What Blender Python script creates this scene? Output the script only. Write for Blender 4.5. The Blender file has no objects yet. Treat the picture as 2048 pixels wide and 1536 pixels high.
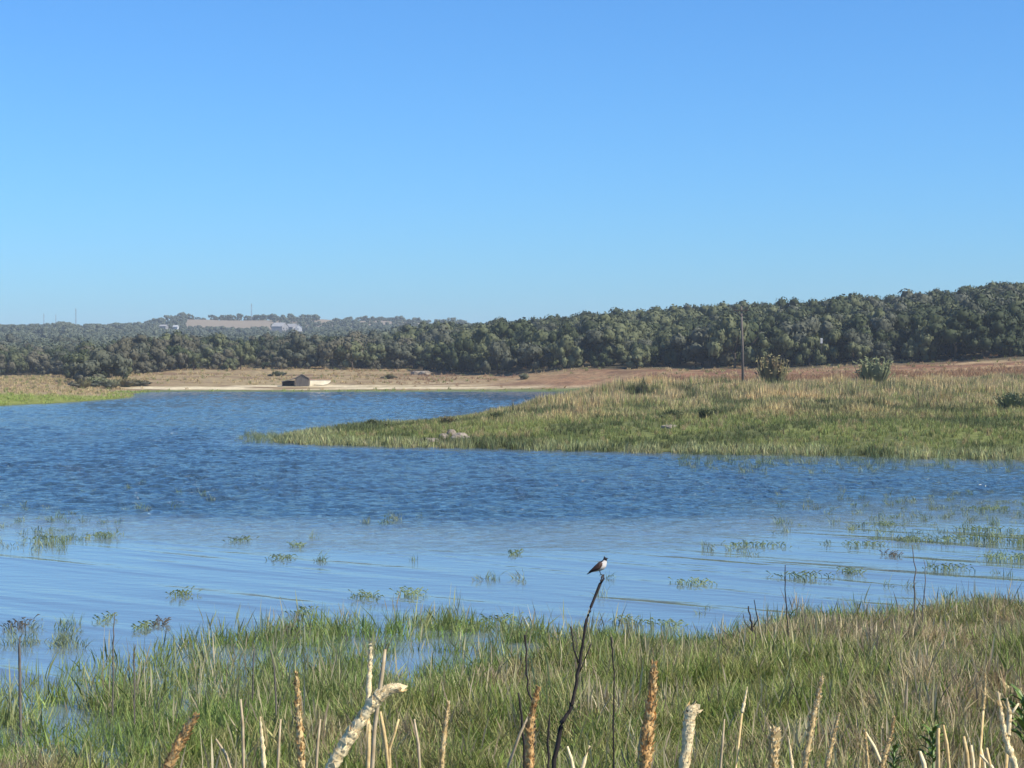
import bpy, math, random
import numpy as np
from mathutils import Vector, Matrix

random.seed(7)
rng = np.random.default_rng(7)
R = math.radians
scene = bpy.context.scene
C = scene.collection

# ------------------------------------------------------------------ camera, sky, sun
F = 3822.0            # focal length in pixels of the 2048 px wide photograph
YH = 715.0            # row of the horizon in the photograph
H = 5.0               # eye height above the water
cam_d = bpy.data.cameras.new('camera')
cam = bpy.data.objects.new('camera', cam_d)
C.objects.link(cam)
cam_d.sensor_width = 36.0
cam_d.lens = 36.0 * F / 2048.0
cam_d.clip_start = 0.1
cam_d.clip_end = 20000
cam.location = (0, 0, H)
cam.rotation_euler = (R(90) - math.atan((768 - YH) / F), 0, 0)
scene.camera = cam

SUN_EL, SUN_AZ = 44.0, 116.0     # degrees; azimuth clockwise from +Y (the view direction)
world = bpy.data.worlds.new('World')
scene.world = world
world.use_nodes = True
wn, wl = world.node_tree.nodes, world.node_tree.links
wn.clear()
sky = wn.new('ShaderNodeTexSky')
sky.sky_type = 'NISHITA'
sky.sun_disc = False
sky.sun_elevation = R(SUN_EL)
sky.sun_rotation = R(SUN_AZ)
sky.altitude = 0
sky.air_density = 1.0
sky.dust_density = 0.5
sky.ozone_density = 10.0
hs = wn.new('ShaderNodeHueSaturation')
hs.inputs['Saturation'].default_value = 1.0
mixc = wn.new('ShaderNodeMix')
mixc.data_type = 'RGBA'
mixc.blend_type = 'MULTIPLY'
mixc.inputs[0].default_value = 1.0
mixc.inputs[7].default_value = (0.69, 1.06, 1.27, 1)   # clear dry-season air: deeper blue than the model's
bg = wn.new('ShaderNodeBackground')
bg.inputs['Strength'].default_value = 0.10
wo = wn.new('ShaderNodeOutputWorld')
wl.new(sky.outputs[0], hs.inputs['Color'])
wl.new(hs.outputs[0], mixc.inputs[6])
wl.new(mixc.outputs[2], bg.inputs['Color'])
wl.new(bg.outputs[0], wo.inputs['Surface'])

sun_d = bpy.data.lights.new('sun', 'SUN')
sun_d.energy = 4.9
sun_d.angle = R(0.53)
sun_d.color = (1.0, 0.93, 0.82)
sun = bpy.data.objects.new('sun', sun_d)
C.objects.link(sun)
to_sun = Vector((math.sin(R(SUN_AZ)) * math.cos(R(SUN_EL)), math.cos(R(SUN_AZ)) * math.cos(R(SUN_EL)), math.sin(R(SUN_EL))))
sun.rotation_euler = to_sun.to_track_quat('Z', 'Y').to_euler()

scene.view_settings.view_transform = 'Standard'
scene.view_settings.look = 'None'
scene.view_settings.gamma = 1
scene.view_settings.exposure = 0.45
scene.view_settings.use_curve_mapping = False
scene.cycles.max_bounces = 6
scene.cycles.transparent_max_bounces = 8
scene.cycles.volume_bounces = 0

# ------------------------------------------------------------------ helpers
def at(px, py, D):
    """World point seen at photo pixel (px, py) at distance D along +Y."""
    return Vector(((px - 1024) / F * D, D, H + (YH - py) / F * D))

def gp(px, py):
    """Point of the water plane seen at photo pixel (px, py)."""
    D = H * F / (py - YH)
    return ((px - 1024) / F * D, D)

def tag(o, label=None, cat=None, group=None, kind=None):
    if label: o['label'] = label
    if cat: o['category'] = cat
    if group: o['group'] = group
    if kind: o['kind'] = kind
    return o

def empty(name, loc, label=None, cat=None, group=None, rz=0.0):
    o = bpy.data.objects.new(name, None)
    C.objects.link(o)
    o.location = loc
    o.rotation_euler = (0, 0, rz)
    o.empty_display_size = 0.1
    return tag(o, label, cat, group)

def hash2(ix, iy, seed):
    n = (ix * 374761393 + iy * 668265263 + seed * 144665) & 0xFFFFFFFF
    n = ((n ^ (n >> 13)) * 1274126177) & 0xFFFFFFFF
    return ((n ^ (n >> 16)) & 0xFFFF) / 65535.0

def vnoise(x, y, seed=0):
    x = np.asarray(x, float); y = np.asarray(y, float)
    ix = np.floor(x).astype(np.int64); iy = np.floor(y).astype(np.int64)
    fx = x - ix; fy = y - iy
    fx = fx * fx * (3 - 2 * fx); fy = fy * fy * (3 - 2 * fy)
    a = hash2(ix, iy, seed); b = hash2(ix + 1, iy, seed)
    c = hash2(ix, iy + 1, seed); d = hash2(ix + 1, iy + 1, seed)
    return (a * (1 - fx) + b * fx) * (1 - fy) + (c * (1 - fx) + d * fx) * fy

def fbm(x, y, seed=0, octs=4):
    s = 0; a = 0.5; t = 0
    for k in range(octs):
        s = s + a * vnoise(np.asarray(x) * 2 ** k, np.asarray(y) * 2 ** k, seed + k * 17)
        t += a; a *= 0.5
    return s / t

def smooth(a, b, x):
    t = np.clip((np.asarray(x, float) - a) / (b - a), 0, 1)
    return t * t * (3 - 2 * t)

def mesh_from(name, verts, faces, mats=(), smooth_shade=False, fmat=None):
    me = bpy.data.meshes.new(name)
    me.from_pydata([tuple(v) for v in verts], [], [tuple(f) for f in faces])
    for m in mats: me.materials.append(m)
    if fmat is not None: me.polygons.foreach_set('material_index', fmat)
    if smooth_shade: me.polygons.foreach_set('use_smooth', [True] * len(me.polygons))
    me.update()
    return me

def link(name, me, parent=None, loc=(0, 0, 0), rot=(0, 0, 0), scale=(1, 1, 1)):
    o = bpy.data.objects.new(name, me)
    C.objects.link(o)
    o.parent = parent
    o.location = loc; o.rotation_euler = rot; o.scale = scale
    return o

class MB:
    """collects simple shapes into one mesh"""
    def __init__(s): s.v = []; s.f = []; s.m = []
    def add(s, vs, fs, mi=0):
        b = len(s.v); s.v += [tuple(v) for v in vs]; s.f += [tuple(i + b for i in f) for f in fs]; s.m += [mi] * len(fs)
    def box(s, c, d, mi=0, rot=None):
        cx, cy, cz = c; x, y, z = d[0] / 2, d[1] / 2, d[2] / 2
        vs = [Vector((sx * x, sy * y, sz * z)) for sz in (-1, 1) for sy in (-1, 1) for sx in (-1, 1)]
        if rot: vs = [rot @ v for v in vs]
        vs = [v + Vector(c) for v in vs]
        s.add(vs, [(0, 2, 3, 1), (4, 5, 7, 6), (0, 1, 5, 4), (2, 6, 7, 3), (0, 4, 6, 2), (1, 3, 7, 5)], mi)
    def tube(s, pts, rad, n=7, mi=0, jit=0.0):
        pts = [Vector(p) for p in pts]; vs = []; fs = []
        for i, p in enumerate(pts):
            t = (pts[min(i + 1, len(pts) - 1)] - pts[max(i - 1, 0)]).normalized()
            a = t.orthogonal().normalized() if abs(t.z) < .95 else (Vector((1, 0, 0)) - t * t.x).normalized()
            if abs(t.z) < .95:
                a = (Vector((0, 0, 1)) - t * t.z).normalized()
            b = t.cross(a)
            for k in range(n):
                w = 2 * math.pi * k / n
                r = rad[i] * (1 + (random.random() - .5) * jit)
                vs.append(p + a * math.cos(w) * r + b * math.sin(w) * r)
        for i in range(len(pts) - 1):
            for k in range(n):
                fs.append((i * n + k, i * n + (k + 1) % n, (i + 1) * n + (k + 1) % n, (i + 1) * n + k))
        fs.append(tuple(range(n - 1, -1, -1))); fs.append(tuple((len(pts) - 1) * n + k for k in range(n)))
        s.add(vs, fs, mi)
    def build(s, name, mats, parent=None, smooth_shade=False, **k):
        if not isinstance(mats, (list, tuple)): mats = [mats]
        me = mesh_from(name, s.v, s.f, mats, smooth_shade, s.m)
        return link(name, me, parent, **k)

def newmat(name):
    m = bpy.data.materials.new(name); m.use_nodes = True
    nt = m.node_tree; nt.nodes.clear()
    out = nt.nodes.new('ShaderNodeOutputMaterial')
    p = nt.nodes.new('ShaderNodeBsdfPrincipled')
    nt.links.new(p.outputs[0], out.inputs['Surface'])
    return m, nt, p, out

def noisy(name, c1, c2, scale=5.0, rough=0.9, bump=0.0, rand=0.0, spec=0.2, detail=4.0, stretch=(1, 1, 1)):
    """two-tone mottled material, optional bump"""
    m, nt, p, out = newmat(name)
    N, L = nt.nodes, nt.links
    tc = N.new('ShaderNodeTexCoord'); mp = N.new('ShaderNodeMapping'); mp.inputs['Scale'].default_value = stretch
    L.new(tc.outputs['Object'], mp.inputs[0])
    nz = N.new('ShaderNodeTexNoise'); nz.inputs['Scale'].default_value = scale; nz.inputs['Detail'].default_value = detail
    L.new(mp.outputs[0], nz.inputs['Vector'])
    cr = N.new('ShaderNodeValToRGB')
    cr.color_ramp.elements[0].position = .32; cr.color_ramp.elements[0].color = (*c1, 1)
    cr.color_ramp.elements[1].position = .68; cr.color_ramp.elements[1].color = (*c2, 1)
    L.new(nz.outputs['Fac'], cr.inputs[0])
    src = cr.outputs[0]
    if rand:
        oi = N.new('ShaderNodeObjectInfo'); h = N.new('ShaderNodeHueSaturation')
        mr = N.new('ShaderNodeMapRange'); mr.inputs[3].default_value = 1 - rand; mr.inputs[4].default_value = 1 + rand
        L.new(oi.outputs['Random'], mr.inputs[0]); L.new(mr.outputs[0], h.inputs['Value']); L.new(src, h.inputs['Color'])
        src = h.outputs[0]
    L.new(src, p.inputs['Base Color'])
    p.inputs['Roughness'].default_value = rough
    p.inputs['Specular IOR Level'].default_value = spec
    if bump:
        b = N.new('ShaderNodeBump'); b.inputs['Strength'].default_value = 1; b.inputs['Distance'].default_value = bump
        L.new(nz.outputs['Fac'], b.inputs['Height']); L.new(b.outputs[0], p.inputs['Normal'])
    return m

# ------------------------------------------------------------------ the lake outline and the terrain
near_px = np.array([-1400, -300, 0, 300, 600, 900, 1200, 1450, 1600, 1750, 2048, 2500, 3500.])
near_D = np.array([22.3, 22.3, 22.6, 23.6, 24.6, 27.2, 31.0, 31.5, 33.1, 34.8, 36.1, 37.3, 39.])
def near_wl(px): return np.interp(px, near_px, near_D)

poly = []
for px in range(-1400, 3501, 60):
    D = float(near_wl(px)) + 1.2 * (float(vnoise(px / 130., 3.3, 5)) - .5)
    poly.append(((px - 1024) / F * D, D))
edge = [(3500, 935), (2700, 925), (2400, 922), (2048, 919), (1900, 917), (1800, 915), (1650, 911), (1500, 908), (1350, 905), (1200, 902),
        (1100, 899), (1000, 897), (900, 894), (800, 893), (700, 890), (640, 888), (600, 885), (588, 881), (604, 875), (635, 868),
        (680, 862), (750, 853), (850, 846), (900, 842), (960, 838), (1020, 828), (1100, 815), (1150, 802), (1190, 790), (1210, 783.6),
        (1150, 783.4), (1050, 783), (900, 783), (800, 783.4), (700, 783.2), (600, 783.6), (500, 783.2), (400, 783), (330, 783.4), (280, 785), (262, 791),
        (262, 795), (235, 798), (200, 800), (150, 804), (100, 807), (50, 809), (0, 812), (-150, 817), (-400, 822), (-1400, 835)]
for px, py in edge: poly.append(gp(px, py))
# round off: subdivide with small irregularities
P = []
n = len(poly)
for i in range(n):
    a = np.array(poly[i]); b = np.array(poly[(i + 1) % n]); L_ = np.linalg.norm(b - a)
    k = max(1, min(12, int(L_ / 3.0))) if L_ < 200 else 1
    for j in range(k):
        p = a + (b - a) * j / k
        if k > 1 and j > 0:
            nr = np.array([-(b - a)[1], (b - a)[0]]) / L_
            p = p + nr * (float(vnoise(p[0] * .5, p[1] * .5, 9)) - .5) * min(1.6, L_ / k * .35)
        P.append(p)
P = np.array(P)

def lake_sd(x, y):
    """signed distance to the lake outline, positive on land"""
    x = np.asarray(x, float).ravel(); y = np.asarray(y, float).ravel()
    A = P; B = np.roll(P, -1, axis=0)
    out = np.empty(len(x))
    for s in range(0, len(x), 20000):
        X = x[s:s + 20000, None]; Y = y[s:s + 20000, None]
        ex = (B - A)[:, 0][None]; ey = (B - A)[:, 1][None]
        wx = X - A[:, 0][None]; wy = Y - A[:, 1][None]
        t = np.clip((wx * ex + wy * ey) / (ex * ex + ey * ey + 1e-9), 0, 1)
        d = np.sqrt(((wx - ex * t) ** 2 + (wy - ey * t) ** 2).min(axis=1))
        c = ((A[:, 1][None] > Y) != (B[:, 1][None] > Y)) & (X < ex * (Y - A[:, 1][None]) / (ey + 1e-12) + A[:, 0][None])
        inside = c.sum(axis=1) % 2 == 1
        out[s:s + 20000] = np.where(inside, -d, d)
    return out

# land profiles: column (photo px) -> distance, height.  Common distance knots
KD = np.array([95, 130, 200, 240, 285, 340, 430, 520, 620, 720, 900, 1100, 1250, 1400, 1600, 2500, 9000.])
cols = {
    -1400: [.5, .6, .7, .8, .9, 1.0, 1.8, 3.0, 5.0, 7.0, 12, 19, 24, 25, 22, 5, 5],
    0:     [.5, .6, .7, .8, .9, 1.0, 1.8, 3.0, 4.5, 6.0, 11, 18, 22, 23.0, 20, 5, 5],
    160:   [.5, .6, .7, .8, .9, 1.2, 2.0, 3.0, 4.5, 6.0, 11, 18, 22.5, 23.5, 20, 5, 5],
    250:   [.5, .6, .7, .8, .9, 2.2, 3.8, 3.6, 4.5, 6.0, 11, 17, 22.0, 26.0, 20, 5, 5],
    380:   [.5, .6, .7, .8, .9, 2.4, 4.2, 4.0, 4.5, 6.0, 10, 15.5, 22.5, 33.0, 23, 5, 5],
    600:   [.5, .6, .7, .8, .9, 2.5, 4.6, 4.6, 5.5, 7.0, 11, 15.5, 22.0, 32.6, 24, 5, 5],
    760:   [.5, .7, .9, 1.0, 1.1, 2.4, 4.4, 6.2, 8.0, 9.5, 12, 16.0, 22.0, 32.0, 24, 5, 5],
    900:   [.5, .8, 1.0, 1.1, 1.3, 2.4, 5.0, 7.6, 9.6, 11.6, 13.6, 16.2, 22.0, 30.0, 23, 5, 5],
    1050:  [.5, .9, 1.1, 1.2, 2.0, 3.9, 6.4, 8.8, 10.2, 11.0, 13, 12, 12.0, 14.0, 12, 5, 5],
    1200:  [.5, .9, 1.2, 1.3, 2.4, 4.9, 8.0, 10.2, 11.0, 11.0, 12, 11, 11.0, 11.0, 11, 5, 5],
    1350:  [.5, .8, 1.2, 1.4, 2.7, 5.4, 9.0, 11.4, 11.4, 11.0, 11, 11, 11.0, 11.0, 11, 5, 5],
    1500:  [.5, .8, 1.3, 1.5, 2.9, 5.7, 10.0, 12.2, 11.6, 11.0, 11, 11, 11.0, 11.0, 11, 5, 5],
    1800:  [.5, .9, 1.3, 1.8, 3.9, 7.4, 12.8, 14.2, 12.4, 11.0, 11, 11, 11.0, 11.0, 11, 5, 5],
    2048:  [.5, .9, 1.3, 2.2, 5.0, 9.2, 15.4, 16.5, 15.0, 13.0, 11, 11, 11.0, 11.0, 11, 5, 5],
    2400:  [.5, .9, 1.3, 2.4, 5.6, 12.0, 20.0, 22.0, 20.0, 15.0, 11, 11, 11.0, 11.0, 11, 5, 5],
    3500:  [.5, .9, 1.3, 2.4, 6.0, 13.0, 22.0, 25.0, 23.0, 17.0, 11, 11, 11.0, 11.0, 11, 5, 5],
}
CP = np.array(sorted(cols)); CZ = np.array([cols[k] for k in CP])

def zland(px, D):
    px = np.clip(px, CP[0], CP[-1]); D = np.clip(D, KD[0], KD[-1])
    i = np.clip(np.searchsorted(CP, px) - 1, 0, len(CP) - 2); fx = (px - CP[i]) / (CP[i + 1] - CP[i]); fx = fx * fx * (3 - 2 * fx)
    j = np.clip(np.searchsorted(KD, D) - 1, 0, len(KD) - 2); fy = (D - KD[j]) / (KD[j + 1] - KD[j])
    return (CZ[i, j] * (1 - fx) + CZ[i + 1, j] * fx) * (1 - fy) + (CZ[i, j + 1] * (1 - fx) + CZ[i + 1, j + 1] * fx) * fy

def ground_z(x, y, sd=None):
    x = np.asarray(x, float).ravel(); y = np.asarray(y, float).ravel()
    if sd is None: sd = lake_sd(x, y)
    px = 1024 + F * x / np.maximum(y, 0.5)
    behind = y < 5
    px = np.clip(np.where(behind, 1024 + F * x / 5.0, px), -1400, 3500)
    D = np.maximum(y, 0)
    # near bank
    w = near_wl(px)
    zn = 0.07 * np.maximum(sd, 0) ** 1.0
    dd = np.hypot(x, y)
    bank = smooth(15, 4.5, dd) * 1.65
    zn = np.minimum(zn, 2.2) + bank + 0.10 * (fbm(x * .35, y * .35, 31) - .5) * smooth(0, 3, sd)
    zf = np.minimum(zland(px, y) + (fbm(x * .02, y * .02, 41) - .5) * smooth(200, 700, y) * 2.5 * smooth(0, 30, sd),
                    0.02 + np.where(y > 200, np.interp(px, [850, 1000, 1100, 1200, 1330], [.036, .06, .10, .15, .26]), .036) * np.maximum(sd, 0) + np.maximum(sd - 60, 0) * .3)
    zf = zf + 0.22 * (fbm(x * .12, y * .12, 43) - .45) * smooth(1.5, 10, sd)
    near = smooth(70, 60, y)
    z = np.where(sd > 0, np.maximum(zn * near + zf * (1 - near), 0.015), np.maximum(0.10 * sd, -1.5))
    return z

# ------------------------------------------------------------------ ground sheet
def build_ground():
    ang = np.concatenate([np.arange(-180, -30, 3.0), np.arange(-30, -16, .5), np.arange(-16, 16, 0.11), np.arange(16, 30, .5), np.arange(30, 180, 3.0)])
    rad = [1.0]
    while rad[-1] < 6000:
        r = rad[-1]
        st = max(0.35, r * 0.018) if r < 60 else min(max(0.9, (r - 60) * 0.011), 60 if r > 1600 else 8)
        rad.append(r + st)
    rad = np.array(rad)
    A, Rr = np.meshgrid(np.radians(ang), rad)
    x = (np.sin(A) * Rr).ravel(); y = (np.cos(A) * Rr).ravel()
    sd = lake_sd(x, y)
    z = ground_z(x, y, sd)
    na, nr = len(ang), len(rad)
    V = np.column_stack([x, y, z])
    V = np.vstack([V, [0, 0, float(ground_z([0.], [0.])[0])]])
    I = np.arange(na * nr).reshape(nr, na)
    a = I[:-1]; b = I[1:]
    q = np.stack([a, np.roll(a, -1, 1), np.roll(b, -1, 1), b], -1).reshape(-1, 4)
    q = q[:, ::-1]
    c = len(V) - 1
    faces = [tuple(t) for t in q] + [(int(I[0, k]), c, int(I[0, (k + 1) % na])) for k in range(na)]
    me = bpy.data.meshes.new('ground')
    me.from_pydata(V.tolist(), [], faces)
    me.polygons.foreach_set('use_smooth', [True] * len(me.polygons))
    # soil and turf colour of each place
    px = 1024 + F * x / np.maximum(y, .5)
    n1 = fbm(x * .08, y * .08, 51); n2 = fbm(x * .4, y * .4, 52); n3 = fbm(x * .03, y * .05, 53)
    def mix(c, d, t): return c * (1 - t[:, None]) + np.array(d)[None] * t[:, None]
    col = np.tile(np.array([.085, .075, .035]), (len(x), 1))                        # near bank soil
    far = y > 70
    green = np.array([.12, .13, .045]); tan = np.array([.30, .225, .12]); brown = np.array([.25, .125, .068])
    pen = np.tile(green, (len(x), 1))
    pen = mix(pen, tan * .8, smooth(135, 175, y + 30 * (n1 - .5)) * .8)
    pen = mix(pen, [.19, .21, .06], smooth(.42, .62, fbm(x * .22, y * .12, 67)) * .7)
    pen = mix(pen, [.05, .065, .02], smooth(.55, .68, fbm(x * .3, y * .18, 69)) * .6)
    tanz = smooth(225, 245, y + 26 * (n1 - .5))
    fieldc = mix(np.tile(tan * 1.0, (len(x), 1)), brown, smooth(.25, .55, n3 * .6 + n2 * .4) * smooth(800, 1300, px) )
    fieldc = mix(fieldc, [.15, .085, .05], smooth(.48, .66, fbm(x * .12, y * .35, 65)) * .75)
    pen = pen * (1 - tanz[:, None]) + fieldc * tanz[:, None]
    # left spit, yellow green
    lz = (px < 300) & (y > 150) & (y < 260)
    pen[lz] = mix(np.tile(np.array([.2, .22, .05]), (lz.sum(), 1)), tan, smooth(225, 250, (y + 20 * (n1 - .5))[lz]))
    # pale sand strip of the far shore
    sb = smooth(.22, .42, vnoise(x * .06, y * .5, 63)) * smooth(4, 6, sd) * smooth(24, 13, sd + np.interp(px, [900, 1050, 1180], [0, 9, 15]) + 26 * (fbm(x * .05, y * .3, 61) - .5) + 6 * smooth(700, 300, px)) * smooth(262, 272, y) * smooth(1200, 1160, px) * smooth(230, 300, px)
    pen = mix(pen, [.62, .52, .33], sb)
    sg = smooth(4.5, 3, sd) * smooth(262, 272, y)
    pen = mix(pen, [.13, .16, .06], sg)
    pale = smooth(.5, .56, fbm(x * .05, y * .12, 57)) * smooth(215, 225, y) * smooth(262, 245, y) * smooth(1750, 1850, px)
    pen = mix(pen, [.50, .43, .25], pale)
    strip = smooth(.52, .56, fbm(x * .025, y * .14, 59)) * smooth(255, 262, y) * smooth(284, 278, y) * smooth(1700, 1850, px)
    pen = mix(pen, [.42, .30, .16], strip)
    # forest floor and the bare hilltop field
    ff = smooth(-6, 2, y - np.interp(px, [900, 1000, 1200, 1500, 1800, 2048], [334, 318, 302, 292, 286, 281]) + 8 * (n1 - .5)) * smooth(870, 900, px) + smooth(362, 372, y) * smooth(900, 870, px)
    pen = mix(pen, [.10, .085, .05], np.clip(ff, 0, 1))
    hf = smooth(1235, 1250, y) * smooth(350, 380, px)
    pen = mix(pen, [.26, .21, .145], hf)
    col[far] = pen[far]
    # wet margin
    wet = smooth(1.2, 0.1, np.abs(sd)) * .5
    col = col * (1 - wet[:, None] * .6)
    col = np.vstack([col, col[:1]])
    at_ = me.attributes.new('soil', 'FLOAT_COLOR', 'POINT')
    at_.data.foreach_set('color', np.column_stack([col, np.ones(len(col))]).ravel())
    me.update()
    m, nt, p, out = newmat('soil_and_turf')
    N, L = nt.nodes, nt.links
    an = N.new('ShaderNodeAttribute'); an.attribute_name = 'soil'
    geo = N.new('ShaderNodeNewGeometry')
    nz = N.new('ShaderNodeTexNoise'); nz.inputs['Scale'].default_value = .9; nz.inputs['Detail'].default_value = 8; nz.inputs['Roughness'].default_value = .65
    L.new(geo.outputs['Position'], nz.inputs['Vector'])
    mr = N.new('ShaderNodeMapRange'); mr.inputs[1].default_value = .3; mr.inputs[2].default_value = .7; mr.inputs[3].default_value = .62; mr.inputs[4].default_value = 1.35
    L.new(nz.outputs['Fac'], mr.inputs[0])
    h = N.new('ShaderNodeHueSaturation'); L.new(an.outputs['Color'], h.inputs['Color']); L.new(mr.outputs[0], h.inputs['Value'])
    L.new(h.outputs[0], p.inputs['Base Color'])
    p.inputs['Roughness'].default_value = .95; p.inputs['Specular IOR Level'].default_value = .1
    b = N.new('ShaderNodeBump'); b.inputs['Distance'].default_value = .25; L.new(nz.outputs['Fac'], b.inputs['Height']); L.new(b.outputs[0], p.inputs['Normal'])
    me.materials.append(m)
    o = link('ground', me)
    tag(o, kind='structure')
build_ground()

# ------------------------------------------------------------------ water
WAVE = 1.0
def build_water():
    tt = np.concatenate([np.linspace(-1.6, -.33, 24)[:-1], np.linspace(-.33, .33, 430), np.linspace(.33, 1.6, 24)[1:]])
    ys = [12.0]
    while ys[-1] < 330: ys.append(ys[-1] + (.45 if ys[-1] < 38 else max(.115, ys[-1] * (.0022 if ys[-1] < 130 else .0036))))
    ys = np.array(ys)
    T, Y = np.meshgrid(tt, ys)
    X = T * Y
    x = X.ravel(); y = Y.ravel()
    sd = lake_sd(x, y)
    px = 1024 + F * x / y; py = YH + H * F / y
    w = fbm(x * .035 + y * .01, y * .09, 71)
    lim = np.interp(px, [-500, 0, 500, 1000, 1300, 1700, 2100, 2600], [1045, 1048, 1070, 1085, 1070, 1045, 1020, 1010])
    chop = smooth(lim + 45, lim - 100, py + 110 * (w - .5) + 30 * (fbm(x * .25, y * .12, 72) - .5))
    chop = chop * (0.80 + .45 * smooth(.35, .65, fbm(x * .03, y * .06, 73)))
    # sheltered water beside the reeds
    lee = smooth(9, 2, -sd) * smooth(60, 75, y)
    chop = chop * (1 - .55 * lee)
    chop = chop * (1 - .5 * smooth(1200, 1900, px) * smooth(965, 930, py) * smooth(900, 915, py))
    # wind waves as real relief: many small wave trains around the wind direction
    rs = np.random.default_rng(77)
    h = np.zeros(len(x))
    wx_ = x + .8 * (fbm(x * .15, y * .15, 201) - .5); wy_ = y + .8 * (fbm(x * .15, y * .15, 202) - .5)
    for k in range(54):
        lam = .45 * (1.9 / .45) ** rs.uniform(0, 1)
        th_ = R(-62) + rs.normal(0, .62); kk = 2 * math.pi / lam
        h += .0040 * lam ** .8 * np.sin(kk * (math.cos(th_) * wx_ + math.sin(th_) * wy_) + rs.uniform(0, 6.28))
    h = h + 3.0 * h * np.abs(h)          # sharper crests
    gust = .30 + 1.4 * fbm(x * .06 + 7, y * .035, 75)
    V = np.column_stack([x, y, h * np.clip(chop, 0, 1.2) * gust * smooth(.3, 3, -sd) * WAVE])
    ny, nx = X.shape
    I = np.arange(nx * ny).reshape(ny, nx)
    q = np.stack([I[:-1, :-1], I[:-1, 1:], I[1:, 1:], I[1:, :-1]], -1).reshape(-1, 4)
    me = bpy.data.meshes.new('water'); me.from_pydata(V.tolist(), [], q.tolist()); me.polygons.foreach_set('use_smooth', [True] * len(me.polygons))
    at_ = me.attributes.new('wind', 'FLOAT', 'POINT'); at_.data.foreach_set('value', chop)
    at2 = me.attributes.new('shallow_sheen', 'FLOAT', 'POINT'); at2.data.foreach_set('value', np.clip(smooth(7, 0, -sd) * .55 + (1 - smooth(.15, .8, chop)) * smooth(75, 55, y), 0, 1))  # true shallows by the shore, plus calm water's sky sheen put into colour
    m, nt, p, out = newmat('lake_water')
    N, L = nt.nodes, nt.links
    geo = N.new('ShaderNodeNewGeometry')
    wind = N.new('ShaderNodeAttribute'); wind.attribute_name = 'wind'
    shal_sheen = N.new('ShaderNodeAttribute'); shal_sheen.attribute_name = 'shallow_sheen'
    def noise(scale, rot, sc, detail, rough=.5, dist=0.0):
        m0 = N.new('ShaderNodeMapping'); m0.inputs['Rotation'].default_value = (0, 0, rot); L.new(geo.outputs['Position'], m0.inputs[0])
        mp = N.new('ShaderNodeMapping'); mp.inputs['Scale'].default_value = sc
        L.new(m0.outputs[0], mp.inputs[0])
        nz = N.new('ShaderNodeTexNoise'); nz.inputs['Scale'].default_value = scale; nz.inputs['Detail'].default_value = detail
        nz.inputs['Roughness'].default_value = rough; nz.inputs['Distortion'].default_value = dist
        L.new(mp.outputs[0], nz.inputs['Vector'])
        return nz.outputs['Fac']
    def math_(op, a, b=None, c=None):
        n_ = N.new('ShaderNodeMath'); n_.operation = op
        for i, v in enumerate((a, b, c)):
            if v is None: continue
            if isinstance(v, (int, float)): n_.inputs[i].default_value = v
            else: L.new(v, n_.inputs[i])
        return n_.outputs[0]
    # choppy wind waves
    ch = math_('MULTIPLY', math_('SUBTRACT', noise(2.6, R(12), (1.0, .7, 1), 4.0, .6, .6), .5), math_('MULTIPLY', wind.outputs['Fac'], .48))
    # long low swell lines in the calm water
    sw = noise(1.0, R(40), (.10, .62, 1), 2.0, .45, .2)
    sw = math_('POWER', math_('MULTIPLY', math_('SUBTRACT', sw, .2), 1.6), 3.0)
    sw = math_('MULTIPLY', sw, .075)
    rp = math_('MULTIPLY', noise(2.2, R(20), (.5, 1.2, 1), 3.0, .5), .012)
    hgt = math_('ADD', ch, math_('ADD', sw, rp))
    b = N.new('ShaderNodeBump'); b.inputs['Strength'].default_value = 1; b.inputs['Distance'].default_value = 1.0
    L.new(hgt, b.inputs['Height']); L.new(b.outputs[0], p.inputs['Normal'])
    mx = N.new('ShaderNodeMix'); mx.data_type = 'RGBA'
    mx.inputs[6].default_value = (.030, .064, .095, 1); mx.inputs[7].default_value = (.135, .172, .175, 1)  # second, paler body colour carries the sky reflection of calm water
    L.new(shal_sheen.outputs['Fac'], mx.inputs[0]); L.new(mx.outputs[2], p.inputs['Base Color'])
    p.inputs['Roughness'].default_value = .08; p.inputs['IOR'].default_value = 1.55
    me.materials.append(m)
    o = link('water', me); tag(o, kind='structure')
build_water()

# ------------------------------------------------------------------ scattering with geometry nodes
def source_collection(name, meshes):
    col = bpy.data.collections.new(name)
    for i, me in enumerate(meshes):
        o = bpy.data.objects.new('%s_%02d' % (name, i), me); col.objects.link(o)
    return col

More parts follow.
